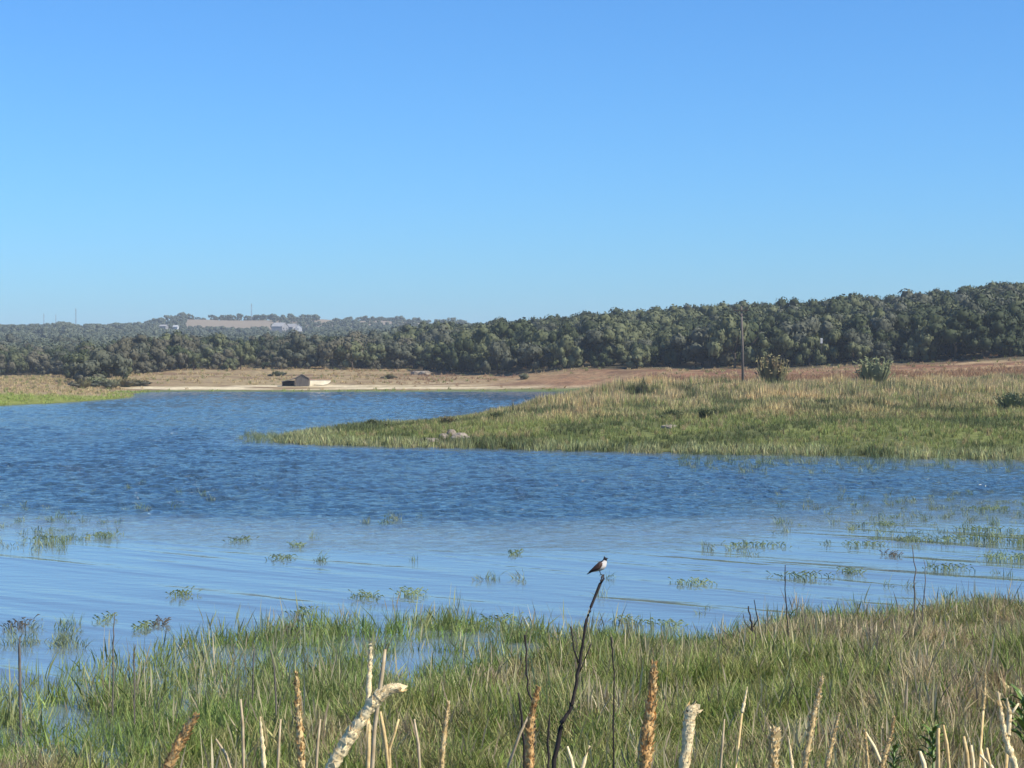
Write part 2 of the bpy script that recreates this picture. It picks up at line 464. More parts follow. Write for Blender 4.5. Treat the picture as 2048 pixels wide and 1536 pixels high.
def scatter(name, pts, rot, scl, idx, tint, col, label, cat):
    me = bpy.data.meshes.new(name)
    me.from_pydata(np.asarray(pts).tolist(), [], [])
    n_ = len(pts)
    a = me.attributes.new('rot', 'FLOAT_VECTOR', 'POINT'); a.data.foreach_set('vector', np.asarray(rot, float).ravel())
    a = me.attributes.new('scl', 'FLOAT_VECTOR', 'POINT'); a.data.foreach_set('vector', np.asarray(scl, float).ravel())
    a = me.attributes.new('idx', 'INT', 'POINT'); a.data.foreach_set('value', np.asarray(idx).astype(np.int32))
    a = me.attributes.new('tint', 'FLOAT_COLOR', 'POINT'); a.data.foreach_set('color', np.column_stack([tint, np.ones(n_)]).ravel())
    ng = bpy.data.node_groups.new(name, 'GeometryNodeTree')
    ng.interface.new_socket('Geometry', in_out='INPUT', socket_type='NodeSocketGeometry')
    ng.interface.new_socket('Geometry', in_out='OUTPUT', socket_type='NodeSocketGeometry')
    N, L = ng.nodes, ng.links
    gi = N.new('NodeGroupInput'); go = N.new('NodeGroupOutput')
    mp = N.new('GeometryNodeMeshToPoints'); io = N.new('GeometryNodeInstanceOnPoints')
    ci = N.new('GeometryNodeCollectionInfo'); ci.inputs['Collection'].default_value = col; ci.inputs['Separate Children'].default_value = True; ci.inputs['Reset Children'].default_value = True
    def attr(nm, t):
        x = N.new('GeometryNodeInputNamedAttribute'); x.data_type = t; x.inputs['Name'].default_value = nm
        return x.outputs['Attribute']
    e2r = N.new('FunctionNodeEulerToRotation')
    L.new(gi.outputs[0], mp.inputs[0]); L.new(mp.outputs[0], io.inputs['Points'])
    L.new(ci.outputs[0], io.inputs['Instance']); io.inputs['Pick Instance'].default_value = True
    L.new(attr('idx', 'INT'), io.inputs['Instance Index'])
    L.new(attr('rot', 'FLOAT_VECTOR'), e2r.inputs[0]); L.new(e2r.outputs[0], io.inputs['Rotation'])
    L.new(attr('scl', 'FLOAT_VECTOR'), io.inputs['Scale'])
    L.new(io.outputs[0], go.inputs[0])
    o = link(name, me)
    md = o.modifiers.new('scatter', 'NODES'); md.node_group = ng
    tag(o, label, cat, kind='stuff')
    return o

# ------------------------------------------------------------------ grass
def grass_material(name):
    m, nt, p, out = newmat(name)
    N, L = nt.nodes, nt.links
    ti = N.new('ShaderNodeAttribute'); ti.attribute_name = 'tint'; ti.attribute_type = 'INSTANCER'
    bv = N.new('ShaderNodeAttribute'); bv.attribute_name = 'blade'
    h = N.new('ShaderNodeHueSaturation')
    mr = N.new('ShaderNodeMapRange'); mr.inputs[3].default_value = .55; mr.inputs[4].default_value = 1.5
    mh = N.new('ShaderNodeMapRange'); mh.inputs[3].default_value = .475; mh.inputs[4].default_value = .515
    L.new(bv.outputs['Fac'], mr.inputs[0]); L.new(bv.outputs['Fac'], mh.inputs[0])
    L.new(ti.outputs['Color'], h.inputs['Color']); L.new(mr.outputs[0], h.inputs['Value']); L.new(mh.outputs[0], h.inputs['Hue'])
    L.new(h.outputs[0], p.inputs['Base Color'])
    p.inputs['Roughness'].default_value = .6; p.inputs['Specular IOR Level'].default_value = .25
    tr = N.new('ShaderNodeBsdfTranslucent'); L.new(h.outputs[0], tr.inputs['Color'])
    ms = N.new('ShaderNodeMixShader'); ms.inputs[0].default_value = .3
    L.new(p.outputs[0], ms.inputs[1]); L.new(tr.outputs[0], ms.inputs[2]); L.new(ms.outputs[0], out.inputs['Surface'])
    return m
grassM = grass_material('grass_blades')

def tuft_mesh(name, nb, spread, hgt, wid, lean, segs=3, seedheads=0.0):
    vs, fs, bl = [], [], []
    for k in range(nb):
        a = random.uniform(0, 2 * math.pi); r = spread * math.sqrt(random.random())
        bx, by = math.cos(a) * r, math.sin(a) * r
        h = hgt * random.uniform(.45, 1.05); w = wid * random.uniform(.7, 1.3)
        d = random.uniform(0, 2 * math.pi); ln = lean * random.uniform(.2, 1.4)
        dx, dy = math.cos(d), math.sin(d)
        f = random.uniform(0, math.pi); wx, wy = math.cos(f), math.sin(f)
        b = random.random(); base = len(vs)
        head = random.random() < seedheads
        for s in range(segs + 1):
            t = s / segs
            ox = ln * h * t ** 1.9; zz = h * (t - .25 * ln * t * t)
            ww = w * (1 - t ** 1.6) * .5 + .0012
            if head: ww = w * .22 if s < segs - 1 else (w * 1.1 if s == segs - 1 else .001)
            cx, cy = bx + dx * ox, by + dy * ox
            vs.append((cx - wx * ww, cy - wy * ww, zz)); vs.append((cx + wx * ww, cy + wy * ww, zz))
            bl += [b, b]
            if s: fs.append((base + 2 * s - 2, base + 2 * s - 1, base + 2 * s + 1, base + 2 * s))
    me = mesh_from(name, vs, fs, [grassM])
    a_ = me.attributes.new('blade', 'FLOAT', 'POINT'); a_.data.foreach_set('value', bl)
    return me

near_tufts = source_collection('near_tuft', [tuft_mesh('near_tuft', 20, .17, .52, .0115, .48, 3, .10) for i in range(8)] + [tuft_mesh('near_stems', 5, .2, .80, .008, .22, 4, .6) for i in range(4)])
far_tufts = source_collection('far_tuft', [tuft_mesh('far_tuft', 22, .38, 1.0, .05, .35, 2, .2) for i in range(8)])

GREEN = np.array([.19, .26, .055]); OLIVE = np.array([.30, .31, .10]); TAN = np.array([.52, .40, .20]); GREY = np.array([.34, .29, .185]); LIME = np.array([.29, .38, .07])

def mixc_(a, b, t): return a * (1 - t[:, None]) + b * t[:, None]

def near_grass():
    # dense growth on the bank plus thinning stems standing in the shallows
    n_ = 118000
    px = rng.uniform(-800, 2900, n_); u = rng.uniform(0, 1, n_)
    D = 9.0 + (42 - 9.0) * np.sqrt(u * .92 + .08 * u * u)
    x = (px - 1024) / F * D; y = D
    sd = lake_sd(x, y)
    # wading plants: how far into the water they go, per column
    reach = np.interp(px, [-300, 0, 200, 430, 560, 700, 880, 1000, 1300, 2300], [6.8, 6.4, 6.2, 6.4, 6.4, 6.4, 5.8, 4.0, 1.4, 1.0])
    cl3 = vnoise(x * 1.1, y * .9, 87) * .6 + vnoise(x * 2.7, y * 2.3, 88) * .4
    cl = fbm(x * .45, y * .45, 81); cl2 = fbm(x * 1.3, y * 1.3, 83)
    dens = np.where(sd > 0, 1.0, np.clip(1.15 - (-sd) / reach, 0, 1) ** .4 * smooth(.40, .72, cl * .45 + cl2 * .3 + .25 * vnoise(x * 3.1, y * 3.1, 84) + .06 * smooth(2.0, 0, -sd) + .05 * smooth(.55, .9, -sd / reach)))
    left = smooth(1100, 500, px)
    dens = np.where((sd > 0), 1 - .58 * left * smooth(4.5, .5, sd), dens * (.95 - .35 * left) + .09 * smooth(reach + 1.0, reach - 2.5, -sd) * left)
    dens = dens * np.where(sd > 0, .55 + .6 * smooth(.35, .6, cl2), 1)
    dens = dens * (1 - .50 * smooth(1080, 780, px) * smooth(20.5, 23.5, D) * smooth(.70, .35, cl2 * .5 + cl * .5))
    keep = (rng.uniform(0, 1, n_) < dens * .85) & (sd > -reach - .8)
    x, y, sd, px, D = x[keep], y[keep], sd[keep], px[keep], D[keep]; m_ = len(x)
    z = np.maximum(ground_z(x, y, sd), -.25)
    n1 = fbm(x * .35, y * .35, 85); n2 = fbm(x * .9, y * .9, 86); r = rng.uniform(0, 1, m_)
    t_dry = smooth(.42, .60, n1 * .65 + n2 * .35 + .10 * smooth(25, 31, y) * smooth(1300, 1700, px) + .05 * smooth(25, 30, y))
    tint = mixc_(np.tile(GREEN * 1.0, (m_, 1)), np.tile(OLIVE, (m_, 1)), smooth(.3, .7, r))
    dry = mixc_(np.tile(GREY, (m_, 1)), np.tile(TAN, (m_, 1)), rng.uniform(0, 1, m_))
    tint = mixc_(tint, dry, np.clip(t_dry * (.72 + .2 * smooth(1300, 1700, px)) * (r > .30) + .55 * (r > .92), 0, 1))
    wade = sd < 0
    tint[wade] = mixc_(tint[wade], np.tile(GREEN * np.array([.9, 1.0, 1.1]), (wade.sum(), 1)), np.full(wade.sum(), .7))
    s = rng.uniform(.65, 1.15, m_) * (1 + .3 * (n1 - .5))
    s *= .62 + .75 * smooth(.25, .75, cl3[keep])
    s *= np.interp(y, [9, 17, 24, 34, 42], [.55, .8, 1.0, .95, .9])
    s = np.where(wade, s * .75 + np.minimum(.25, -sd * .1) / .5, s)
    rot = np.column_stack([rng.normal(0, .08, m_), rng.normal(0, .08, m_) , rng.uniform(0, 6.28, m_)])
    scl = np.column_stack([np.sqrt(s) * 1.0, np.sqrt(s), s])
    stem = rng.uniform(0, 1, m_) < np.where(wade, .13, .07)
    idx = np.where(stem, 8 + rng.integers(0, 4, m_), rng.integers(0, 8, m_))
    tint[stem] = mixc_(tint[stem], np.tile(np.array([.42, .34, .22]), (stem.sum(), 1)), rng.uniform(.3, 1, stem.sum()))
    tint *= rng.uniform(.75, 1.35, m_)[:, None]
    scatter('bank_grass', np.column_stack([x, y, z]), rot, scl, idx, tint, near_tufts,
            'green and straw coloured grass covering the near bank and wading into the lake', 'grass')
near_grass()

def far_grass():
    def region(n_, pxr, Dr):
        px = rng.uniform(*pxr, n_); D = rng.uniform(*Dr, n_)
        # even cover per square metre: thin by distance
        k = rng.uniform(0, 1, n_) < D / Dr[1]
        px, D = px[k], D[k]
        x = (px - 1024) / F * D
        sd = lake_sd(x, D)
        return px[:], x, D, sd
    # the reedy point on the right
    px, x, y, sd = region(165000, (380, 2750), (88, 262))
    n1 = fbm(x * .09, y * .06, 91); n2 = fbm(x * .35, y * .3, 92); n3 = fbm(x * .16, y * .1, 93)
    r = rng.uniform(0, 1, len(x))
    tall = smooth(122, 150, y + 30 * (n1 - .5)) * smooth(850, 1150, px)
    fieldz = smooth(225, 240, y + 16 * (n1 - .5))
    keep = (sd > -1.5) & (r < (.45 + .4 * tall + .25 * smooth(3, 0, np.abs(sd))) * (1 - .60 * fieldz) * (.5 + .9 * n2))
    keep &= ~((px < 1250) & (y > 262))
    x, y, sd, px, n1, n2, n3, tall, fieldz = [q[keep] for q in (x, y, sd, px, n1, n2, n3, tall, fieldz)]
    m_ = len(x); r = rng.uniform(0, 1, m_)
    z = np.maximum(ground_z(x, y, sd), -.12)
    tint = mixc_(np.tile(np.array([.175, .205, .06]), (m_, 1)), np.tile(np.array([.27, .30, .085]), (m_, 1)), smooth(.35, .7, n3))
    tint = mixc_(tint, np.tile(TAN * .8, (m_, 1)), (rng.uniform(0, 1, m_) < .16 + .25 * smooth(.5, .65, n2)) * .8)
    tint = mixc_(tint, np.tile(TAN * 1.05, (m_, 1)), np.clip(tall * smooth(.32, .55, n2 * .6 + r * .4 + .06 * smooth(150, 190, y)) * .95, 0, 1))
    tint = mixc_(tint, np.tile(OLIVE * .9, (m_, 1)), (rng.uniform(0, 1, m_) < .25) * 1.0)
    shore = smooth(4, .5, np.abs(sd)) * (y < 140)
    tint = mixc_(tint, np.tile(np.array([.40, .40, .20]), (m_, 1)), shore * .6)
    tint = mixc_(tint, np.tile(np.array([.35, .20, .105]), (m_, 1)), fieldz * .85)
    s = .30 + .16 * rng.uniform(0, 1, m_) + tall * (.45 + .75 * (n2 - .3)) * rng.uniform(.6, 1.25, m_) + shore * .22 * rng.uniform(.3, 1.6, m_)
    clump = smooth(.60, .74, vnoise(x * .45, y * .35, 97)) * tall * (1 - fieldz)
    s *= 1 - .35 * fieldz
    s = s * (1 + .65 * clump)
    tint = mixc_(tint, np.tile(TAN * np.array([1.15, 1.12, 1.05]), (m_, 1)), clump * (n1 > .48))
    tint = mixc_(tint, np.tile(np.array([.10, .125, .04]), (m_, 1)), smooth(.62, .72, vnoise(x * .28, y * .2, 98)) * (1 - fieldz) * .8)
    s *= np.interp(px, [500, 700, 950, 1100], [.75, .9, 1.0, 1.0])
    s = np.where(sd < 0, s * .8 + .12, s)
    rot = np.column_stack([rng.normal(0, .06, m_), rng.normal(0, .06, m_), rng.uniform(0, 6.28, m_)])
    w = np.clip(s, .4, .95)
    scatter('point_grass', np.column_stack([x, y, z]), rot, np.column_stack([w, w, s]), rng.integers(0, 8, m_), tint, far_tufts,
            'green and tan grass covering the low point across the water', 'grass')
    # the far shore and the left spit
    px, x, y, sd = region(42000, (-500, 2400), (190, 372))
    n1 = fbm(x * .06, y * .05, 95); n2 = fbm(x * .3, y * .3, 96)
    sand = smooth(3.5, 5, sd) * smooth(24, 16, sd) * (y > 262) * (px > 250) * (px < 1250)
    ok = (sd > -.3) & ~((px > 500) & (y < 262)) & ~((px > 1180) & (y > 300)) & (rng.uniform(0, 1, len(x)) < .30 + .8 * n2 - .45 + .25 * (px < 300)) & (rng.uniform(0, 1, len(x)) > sand * .97)
    px, x, y, sd, n1, n2 = [q[ok] for q in (px, x, y, sd, n1, n2)]; m_ = len(x)
    z = ground_z(x, y, sd)
    r = rng.uniform(0, 1, m_)
    tint = mixc_(np.tile(TAN * 1.0, (m_, 1)), np.tile(np.array([.36, .23, .13]), (m_, 1)), smooth(.4, .6, n1) * smooth(500, 900, px))
    tint = mixc_(tint, np.tile(OLIVE * .8, (m_, 1)), (r < .22) * 1.0)
    g = smooth(245, 225, y) + smooth(4, 2.5, sd)
    tint = mixc_(tint, np.tile(LIME, (m_, 1)), np.clip(g, 0, 1) * .8)
    s = rng.uniform(.22, .6, m_)
    s = np.where(g > .3, s * .8, s)
    rot = np.column_stack([np.zeros(m_), np.zeros(m_), rng.uniform(0, 6.28, m_)])
    scatter('shore_grass', np.column_stack([x, y, z]), rot, np.column_stack([np.full(m_, .8), np.full(m_, .8), s]), rng.integers(0, 8, m_), tint, far_tufts,
            'dry tan grass on the far shore below the wooded slope', 'grass')
far_grass()

# ------------------------------------------------------------------ trees
def leaf_material(name, c1, c2):
    m, nt, p, out = newmat(name)
    N, L = nt.nodes, nt.links
    geo = N.new('ShaderNodeNewGeometry'); oi = N.new('ShaderNodeObjectInfo')
    nz = N.new('ShaderNodeTexNoise'); nz.inputs['Scale'].default_value = .8; nz.inputs['Detail'].default_value = 3
    L.new(geo.outputs['Position'], nz.inputs['Vector'])
    ad = N.new('ShaderNodeMath'); ad.operation = 'MULTIPLY_ADD'; ad.inputs[1].default_value = .7
    L.new(oi.outputs['Random'], ad.inputs[0])
    sb = N.new('ShaderNodeMath'); sb.operation = 'MULTIPLY_ADD'; sb.inputs[1].default_value = 1.6; sb.inputs[2].default_value = -.65
    L.new(nz.outputs['Fac'], sb.inputs[0]); L.new(sb.outputs[0], ad.inputs[2])
    mx = N.new('ShaderNodeMix'); mx.data_type = 'RGBA'; mx.clamp_factor = True
    mx.inputs[6].default_value = (*c1, 1); mx.inputs[7].default_value = (*c2, 1)
    L.new(ad.outputs[0], mx.inputs[0]); L.new(mx.outputs[2], p.inputs['Base Color'])
    p.inputs['Roughness'].default_value = .7; p.inputs['Specular IOR Level'].default_value = .2
    return m
leafs = [('dark green', leaf_material('dark_green_leaves', (0.028, 0.037, 0.014), (0.055, 0.069, 0.026))),
         ('olive green', leaf_material('olive_leaves', (0.067, 0.077, 0.032), (0.129, 0.137, 0.064))),
         ('grey green', leaf_material('grey_green_leaves', (0.058, 0.063, 0.037), (0.100, 0.104, 0.067)))]
brownleaf = leaf_material('brown_green_leaves', (0.065, 0.063, 0.036), (0.123, 0.112, 0.070))
leafs.append(('brownish green', brownleaf))
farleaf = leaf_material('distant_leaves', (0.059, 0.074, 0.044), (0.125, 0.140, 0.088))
bark = noisy('bark', (.06, .048, .036), (.13, .105, .08), 3, bump=.03)

def crown_mesh(name, mat, nl, quads, leaf, seed, flat=1.0):
    rs = np.random.default_rng(seed)
    V, Fc = [], []
    lobes = []
    for k in range(nl):
        a = rs.uniform(0, 6.28); r = rs.uniform(.15, .8) if k else 0
        zc = rs.uniform(.42, .84) - r * .28 + (.10 if seed % 2 == 0 else 0) if k else .68
        rr = rs.uniform(.17, .33) if k else .36
        lobes.append((np.array([math.cos(a) * r, math.sin(a) * r, zc * flat]), np.array([rr, rr, rr * rs.uniform(.5, .8)])))
    for k in range(nl // 3 if seed % 2 else 1):   # low skirt lobes
        a = rs.uniform(0, 6.28); r = rs.uniform(.35, .6)
        lobes.append((np.array([math.cos(a) * r, math.sin(a) * r, rs.uniform(.18, .32)]), np.array([.22, .22, .17]) * rs.uniform(.8, 1.2)))
    for c, rr in lobes:
        # inner mass
        b = len(V)
        nlat, nlon = 5, 9
        for i in range(nlat + 1):
            th = math.pi * i / nlat
            for j in range(nlon):
                ph = 2 * math.pi * j / nlon + i * .4
                d = np.array([math.sin(th) * math.cos(ph), math.sin(th) * math.sin(ph), math.cos(th)])
                V.append(tuple(c + d * rr * .78 * (1 + rs.uniform(-.05, .05))))
        for i in range(nlat):
            for j in range(nlon):
                Fc.append((b + i * nlon + j, b + (i + 1) * nlon + j, b + (i + 1) * nlon + (j + 1) % nlon, b + i * nlon + (j + 1) % nlon))
        q = int(quads * (rr[0] / .32) ** 2)
        for _ in range(q):
            d = rs.normal(size=3); d /= np.linalg.norm(d)
            p = c + d * rr * rs.uniform(.80, 1.10)
            nrm = d + rs.normal(size=3) * .27; nrm /= np.linalg.norm(nrm)
            t = np.cross(nrm, rs.normal(size=3)); t /= np.linalg.norm(t) + 1e-9; u = np.cross(nrm, t)
            s = leaf * rs.uniform(.55, 1.3); s2 = s * rs.uniform(.5, .9)
            b = len(V)
            V += [tuple(p - t * s), tuple(p - u * s2), tuple(p + t * s), tuple(p + u * s2)]
            Fc.append((b, b + 1, b + 2, b + 3))
    me_ = mesh_from(name, V, Fc, [mat])
    me_.polygons.foreach_set('use_smooth', [len(set(f)) == 4 and not (f[3] - f[0] == 3 and f[1] - f[0] == 1) for f in Fc]); me_.update()
    return me_

def trunk_mb(seed):
    random.seed(seed)
    mb = MB()
    mb.tube([(0, 0, -.05), (.01, 0, .15), (.03, .01, .35), (.02, .02, .6)], [.045, .035, .028, .012], 7)
    for k in range(4):
        a = k * 1.6 + random.random(); r = random.uniform(.25, .42)
        mb.tube([(.02, 0, .22 + .05 * k), (math.cos(a) * r * .5, math.sin(a) * r * .5, .36 + .05 * k), (math.cos(a) * r, math.sin(a) * r, .52 + .05 * k)], [.022, .015, .006], 5)
    return mb
crown_me = [crown_mesh('crown', leafs[0][1], 13, 110, .050, 100 + i) for i in range(8)]
trunk_me = []
for i in range(3):
    t = trunk_mb(i); trunk_me.append(mesh_from('trunk', t.v, t.f, [bark], True))

# lighter trees, crown and trunk in one mesh, for the mass of the wood
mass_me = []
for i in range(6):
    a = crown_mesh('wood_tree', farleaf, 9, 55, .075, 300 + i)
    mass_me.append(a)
mass_near_me = []
for i in range(6):
    mass_near_me.append(crown_mesh('wood_tree', leafs[i % 2 + 0][1] if i < 4 else leafs[2][1], 12, 95, .050, 400 + i))

def in_wood(px, D):
    base = np.interp(px, [-1500, 140, 172, 200, 260, 330, 600, 830, 860, 1000, 1200, 1500, 1800, 2048, 3500],
                     [378, 380, 277, 292, 318, 345, 352, 352, 336, 318, 302, 292, 286, 281, 277])
    return base

def clearings(px, D, x):
    """bare hilltop field and house plots"""
    c = (D > 1225) & (D < 1398) & (px > 372) & (px < 548) & (vnoise(x * .05, D * .02, 7) < .93)
    c |= (D > 1335) & (D < 1398) & (px > 636) & (px < 870) & (vnoise(x * .05, D * .02, 7) < .9)
    c |= (D > 1225) & (D < 1300) & (px > 600) & (px < 640) & False
    c |= (D > 1110) & (D < 1225) & (px > 535) & (px < 615)
    c |= (D > 1130) & (D < 1200) & (px > 315) & (px < 362)
    c |= (D > 930) & (D < 1016) & (px > 562) & (px < 586)
    c |= (D > 1398) & (px > 372) & (vnoise(x * .045, D * 0, 8) < .45)
    return c

def plant_wood():
    pts = []
    # jittered cells growing with distance
    D = 278.0
    while D < 1560:
        sp = 4.3 if D < 500 else (5.0 if D < 800 else 6.2)
        xl, xr = (-560 - 1024) / F * D, (2750 - 1024) / F * D
        for x in np.arange(xl, xr, sp):
            X = x + random.uniform(-.5, .5) * sp; Y = D + random.uniform(-.45, .45) * sp
            pts.append((X, Y))
        D += sp
    A = np.array(pts); x, y = A[:, 0], A[:, 1]; px = 1024 + F * x / y
    base = in_wood(px, y) + 5 * (vnoise(x * .12, y * 0, 11) - .5)
    keep = (y > base) & ~clearings(px, y, x) & ~((px > 1100) & (y > 620)) & ~((px > 1000) & (y > 800)) & (rng.uniform(0, 1, len(x)) < .90)
    gap = (px > 820) & (px < 868) & (y < 352)
    keep &= ~gap
    x, y, px, base = x[keep], y[keep], px[keep], base[keep]
    n_ = len(x); z = ground_z(x, y)
    hgt = rng.uniform(4.0, 7.8, n_) + 3.4 * (vnoise(x * .07, y * .07, 13) - .5)
    edgef = smooth(14, 0, y - base)
    hgt *= 1 - .22 * edgef * rng.uniform(0, 1, n_)
    hgt[(y > 1180)] *= .8
    left = px < 800
    hgt[left & (y < 600)] *= .80
    hgt[(y > 600)] *= .85
    hgt = np.where(rng.uniform(0, 1, n_) < .25, hgt * .58, hgt)
    hgt = np.minimum(hgt, 7.8)
    wid = hgt * rng.uniform(.56, .86, n_)
    # visible size: walk outwards in every 20 px column
    top = YH - (z + hgt - H) * F / y; bot = YH - (z - H) * F / y
    order = np.argsort(y); hor = np.full(400, 2000.0); vis = np.zeros(n_)
    for i in order:
        w_ = wid[i] * F / y[i]
        b0 = int((px[i] - w_ / 2 + 900) // 12); b1 = int((px[i] + w_ / 2 + 900) // 12)
        b0 = max(0, min(399, b0)); b1 = max(b0, min(399, b1))
        hv = np.clip(np.minimum(hor[b0:b1 + 1], bot[i]) - top[i], 0, None)
        vis[i] = hv.mean() * w_
        hor[b0:b1 + 1] = np.minimum(hor[b0:b1 + 1], top[i] + .12 * (bot[i] - top[i]))
    inside = (px > -20) & (px < 2070)
    cand = np.where(inside)[0]
    cand = cand[np.argsort(-vis[cand])][:296]
    single = np.zeros(n_, bool); single[cand] = True
    rest = ~single & ~((vis <= 0) & (y > 560) & (rng.uniform(0, 1, n_) < .5))
    return x, y, z, px, hgt, wid, single, rest, base, top
tx, ty, tz, tpx, th, tw, tsingle, trest, tbase, ttop = plant_wood()

def rest_wood():
    for nm, sel, meshes, lab in (('distant_wood', trest & (ty > 520), mass_me, 'blue green woodland covering the distant hill'),
                                 ('hillside_wood', trest & (ty <= 520), mass_near_me, 'smaller trees filling the gaps of the wooded slope')):
        i = np.where(sel)[0]; m_ = len(i)
        rot = np.column_stack([np.zeros(m_), np.zeros(m_), rng.uniform(0, 6.28, m_)])
        scl = np.column_stack([tw[i] * 1.05, tw[i] * 1.05, th[i]])
        scatter(nm, np.column_stack([tx[i], ty[i], tz[i] - .1]), rot, scl, rng.integers(0, 6, m_), np.ones((m_, 3)), source_collection(nm + '_tree', meshes), lab, 'woodland')
rest_wood()

marks = [(172, 'the dark left end'), (335, 'the pale far roof'), (503, 'the tall mast'), (592, 'the grey shed'), (745, 'the bare hilltop field'),
         (845, 'the pale boulders'), (1200, 'the perched bird'), (1340, 'the flat stone'), (1484, 'the utility pole'), (1643, 'the white board'),
         (1750, 'the grey green bush'), (1900, 'the leafy plant'), (2040, 'the forked spike')]
ORD = ['nearest', 'second', 'third', 'fourth', 'fifth', 'sixth', 'seventh', 'eighth', 'ninth', 'tenth', 'eleventh', 'twelfth']
def single_trees():
    ids = list(np.where(tsingle)[0])
    info = {}
    from collections import defaultdict
    bucket = defaultdict(list)
    for i in ids:
        d = ty[i] - tbase[i]
        left = tpx[i] < 815
        row = 'at the wood edge' if d < 9 else ('behind the wood edge' if d < 26 else ('partway up the slope' if d < 75 else 'high on the slope'))
        mk = min(marks, key=lambda m_: abs(m_[0] - tpx[i])); side = 'left' if tpx[i] < mk[0] else 'right'
        kind = (3 if random.random() < .6 else random.choice([1, 2])) if left else random.choices([0, 1, 2], [4, 4, 2])[0]
        bucket[(row, mk[1], mk[0], side, kind)].append(i)
        info[i] = kind
    for (row, mk, mx_, side, kind), L_ in bucket.items():
        L_.sort(key=lambda i: abs(tpx[i] - mx_))
        for k, i in enumerate(L_):
            adj = leafs[kind][0]
            where = row
            side_t = side + ' of ' + mk
            lab = '%s%s tree %s, %s' % (ORD[min(k, 11)] + ' ' if len(L_) > 1 else '', adj, where, side_t)
            root = empty('broadleaf_tree', (tx[i], ty[i], tz[i] - .05), lab, 'tree', 'trees of the wooded slope', random.uniform(0, 6.28))
            root.scale = (tw[i] * 1.02, tw[i] * 1.02, th[i])
            c = link('crown', crown_me[i % 8], root); t = link('trunk', trunk_me[i % 3], root)
            c.material_slots[0].link = 'OBJECT'; c.material_slots[0].material = leafs[kind][1]
single_trees()

# ------------------------------------------------------------------ bushes
bush_me = [crown_mesh('bush_foliage', leafs[1][1], 5, 60, .07, 500 + i, .8) for i in range(4)]
def stem_bush(seed, mat, n_=90, spread=.5):
    random.seed(seed); mb = MB()
    for k in range(n_):
        a = random.uniform(0, 6.28); r = random.uniform(.1, spread)
        h = random.uniform(.55, 1.0) * (1 - .3 * r); w = random.uniform(.018, .035)
        x0, y0 = math.cos(a) * r * .3, math.sin(a) * r * .3; x1, y1 = math.cos(a) * r, math.sin(a) * r
        px_, py_ = -math.sin(a) * w, math.cos(a) * w
        mb.add([(x0 - px_, y0 - py_, 0), (x0 + px_, y0 + py_, 0), (x1 * .8 + px_ * 1.5, y1 * .8 + py_ * 1.5, h * .6), (x1 * .8 - px_ * 1.5, y1 * .8 - py_ * 1.5, h * .6), (x1, y1, h)],
               [(0, 1, 2, 3), (3, 2, 4)])
        # twig sprays
        for j in range(5):
            t = random.uniform(.35, 1); cx, cy, cz = x1 * t, y1 * t, h * t
            d = Vector((random.gauss(0, 1), random.gauss(0, 1), random.gauss(.7, .6))).normalized() * random.uniform(.05, .12)
            e = d.orthogonal().normalized() * .022
            mb.add([(cx, cy, cz), (cx + d.x * .5 + e.x, cy + d.y * .5 + e.y, cz + d.z * .5 + e.z), (cx + d.x, cy + d.y, cz + d.z), (cx + d.x * .5 - e.x, cy + d.y * .5 - e.y, cz + d.z * .5 - e.z)], [(0, 1, 2, 3)])
    return mesh_from('bush_stems', mb.v, mb.f, [mat])
redbrown = noisy('reddish_twigs', (.15, .11, .055), (.24, .24, .10), 2.0)
paleleaf = noisy('pale_stems', (.16, .17, .085), (.27, .26, .14), 3.0)
sageleaf = noisy('sage_stems', (.13, .15, .065), (.23, .24, .12), 3.0)
darkshrub = noisy('shrub_green', (.05, .06, .02), (.10, .115, .04), 3.0)
def gz1(x, y): return float(ground_z([x], [y])[0])
def bush(px, D, w, h, mat, label, seed, foliage=None):
    x = (px - 1024) / F * D
    root = empty('bush', (x, D, gz1(x, D) - .05), label, 'bush', None, random.uniform(0, 6))
    root.scale = (w, w, h)
    link('stems', stem_bush(seed, mat, 110), root)
    if foliage is not None:
        c = link('foliage', bush_me[seed % 4], root, (0, 0, -.05), scale=(.8, .8, .95))
        c.material_slots[0].link = 'OBJECT'; c.material_slots[0].material = foliage
bush(1545, 213, 4.4, 4.3, redbrown, 'upright brownish bush just right of the utility pole', 1)
bush(1750, 210, 5.2, 4.1, sageleaf, 'wide grey green bush with upright stems beside the brown field', 2)
bush(2030, 140, 3.4, 1.7, sageleaf, 'large loose olive shrub on the point at the right edge', 3)
sh = [(1400, 205, 2.4, 1.3, 'low green bush in the tall grass left of the utility pole'), (1345, 130, 1.5, 0.8, 'small dark bush above the bare patch on the point'),
      (1410, 128, 1.3, 0.9, 'round dark bush in the short green grass of the point'), (1225, 145, 1.6, .9, 'dark bush at the left edge of the bare patch'),
      (1680, 165, 2.0, 1.2, 'dark bush deep in the tan grass below the grey green bush'), (1640, 150, 1.8, .9, 'low spreading bush in the middle of the point'),
      (895, 134, 1.6, .8, 'dark green bush behind the waterside boulders'), (745, 136, 1.8, .7, 'low dark bush near the tip of the point'),
      (995, 138, 1.5, 1.0, 'brownish bush right of the boulders on the point'), (1210, 190, 2.2, 1.4, 'bush where the point meets the far inlet'),
      (1850, 150, 1.8, 1.1, 'dark bush right of centre among the tan grass'), (1480, 150, 1.6, .8, 'small bush in the green grass below the utility pole')]
for k, (px, D, w, h, lab) in enumerate(sh):
    bush(px, D, w, h, darkshrub if k % 3 else redbrown, lab, 10 + k, leafs[1][1])
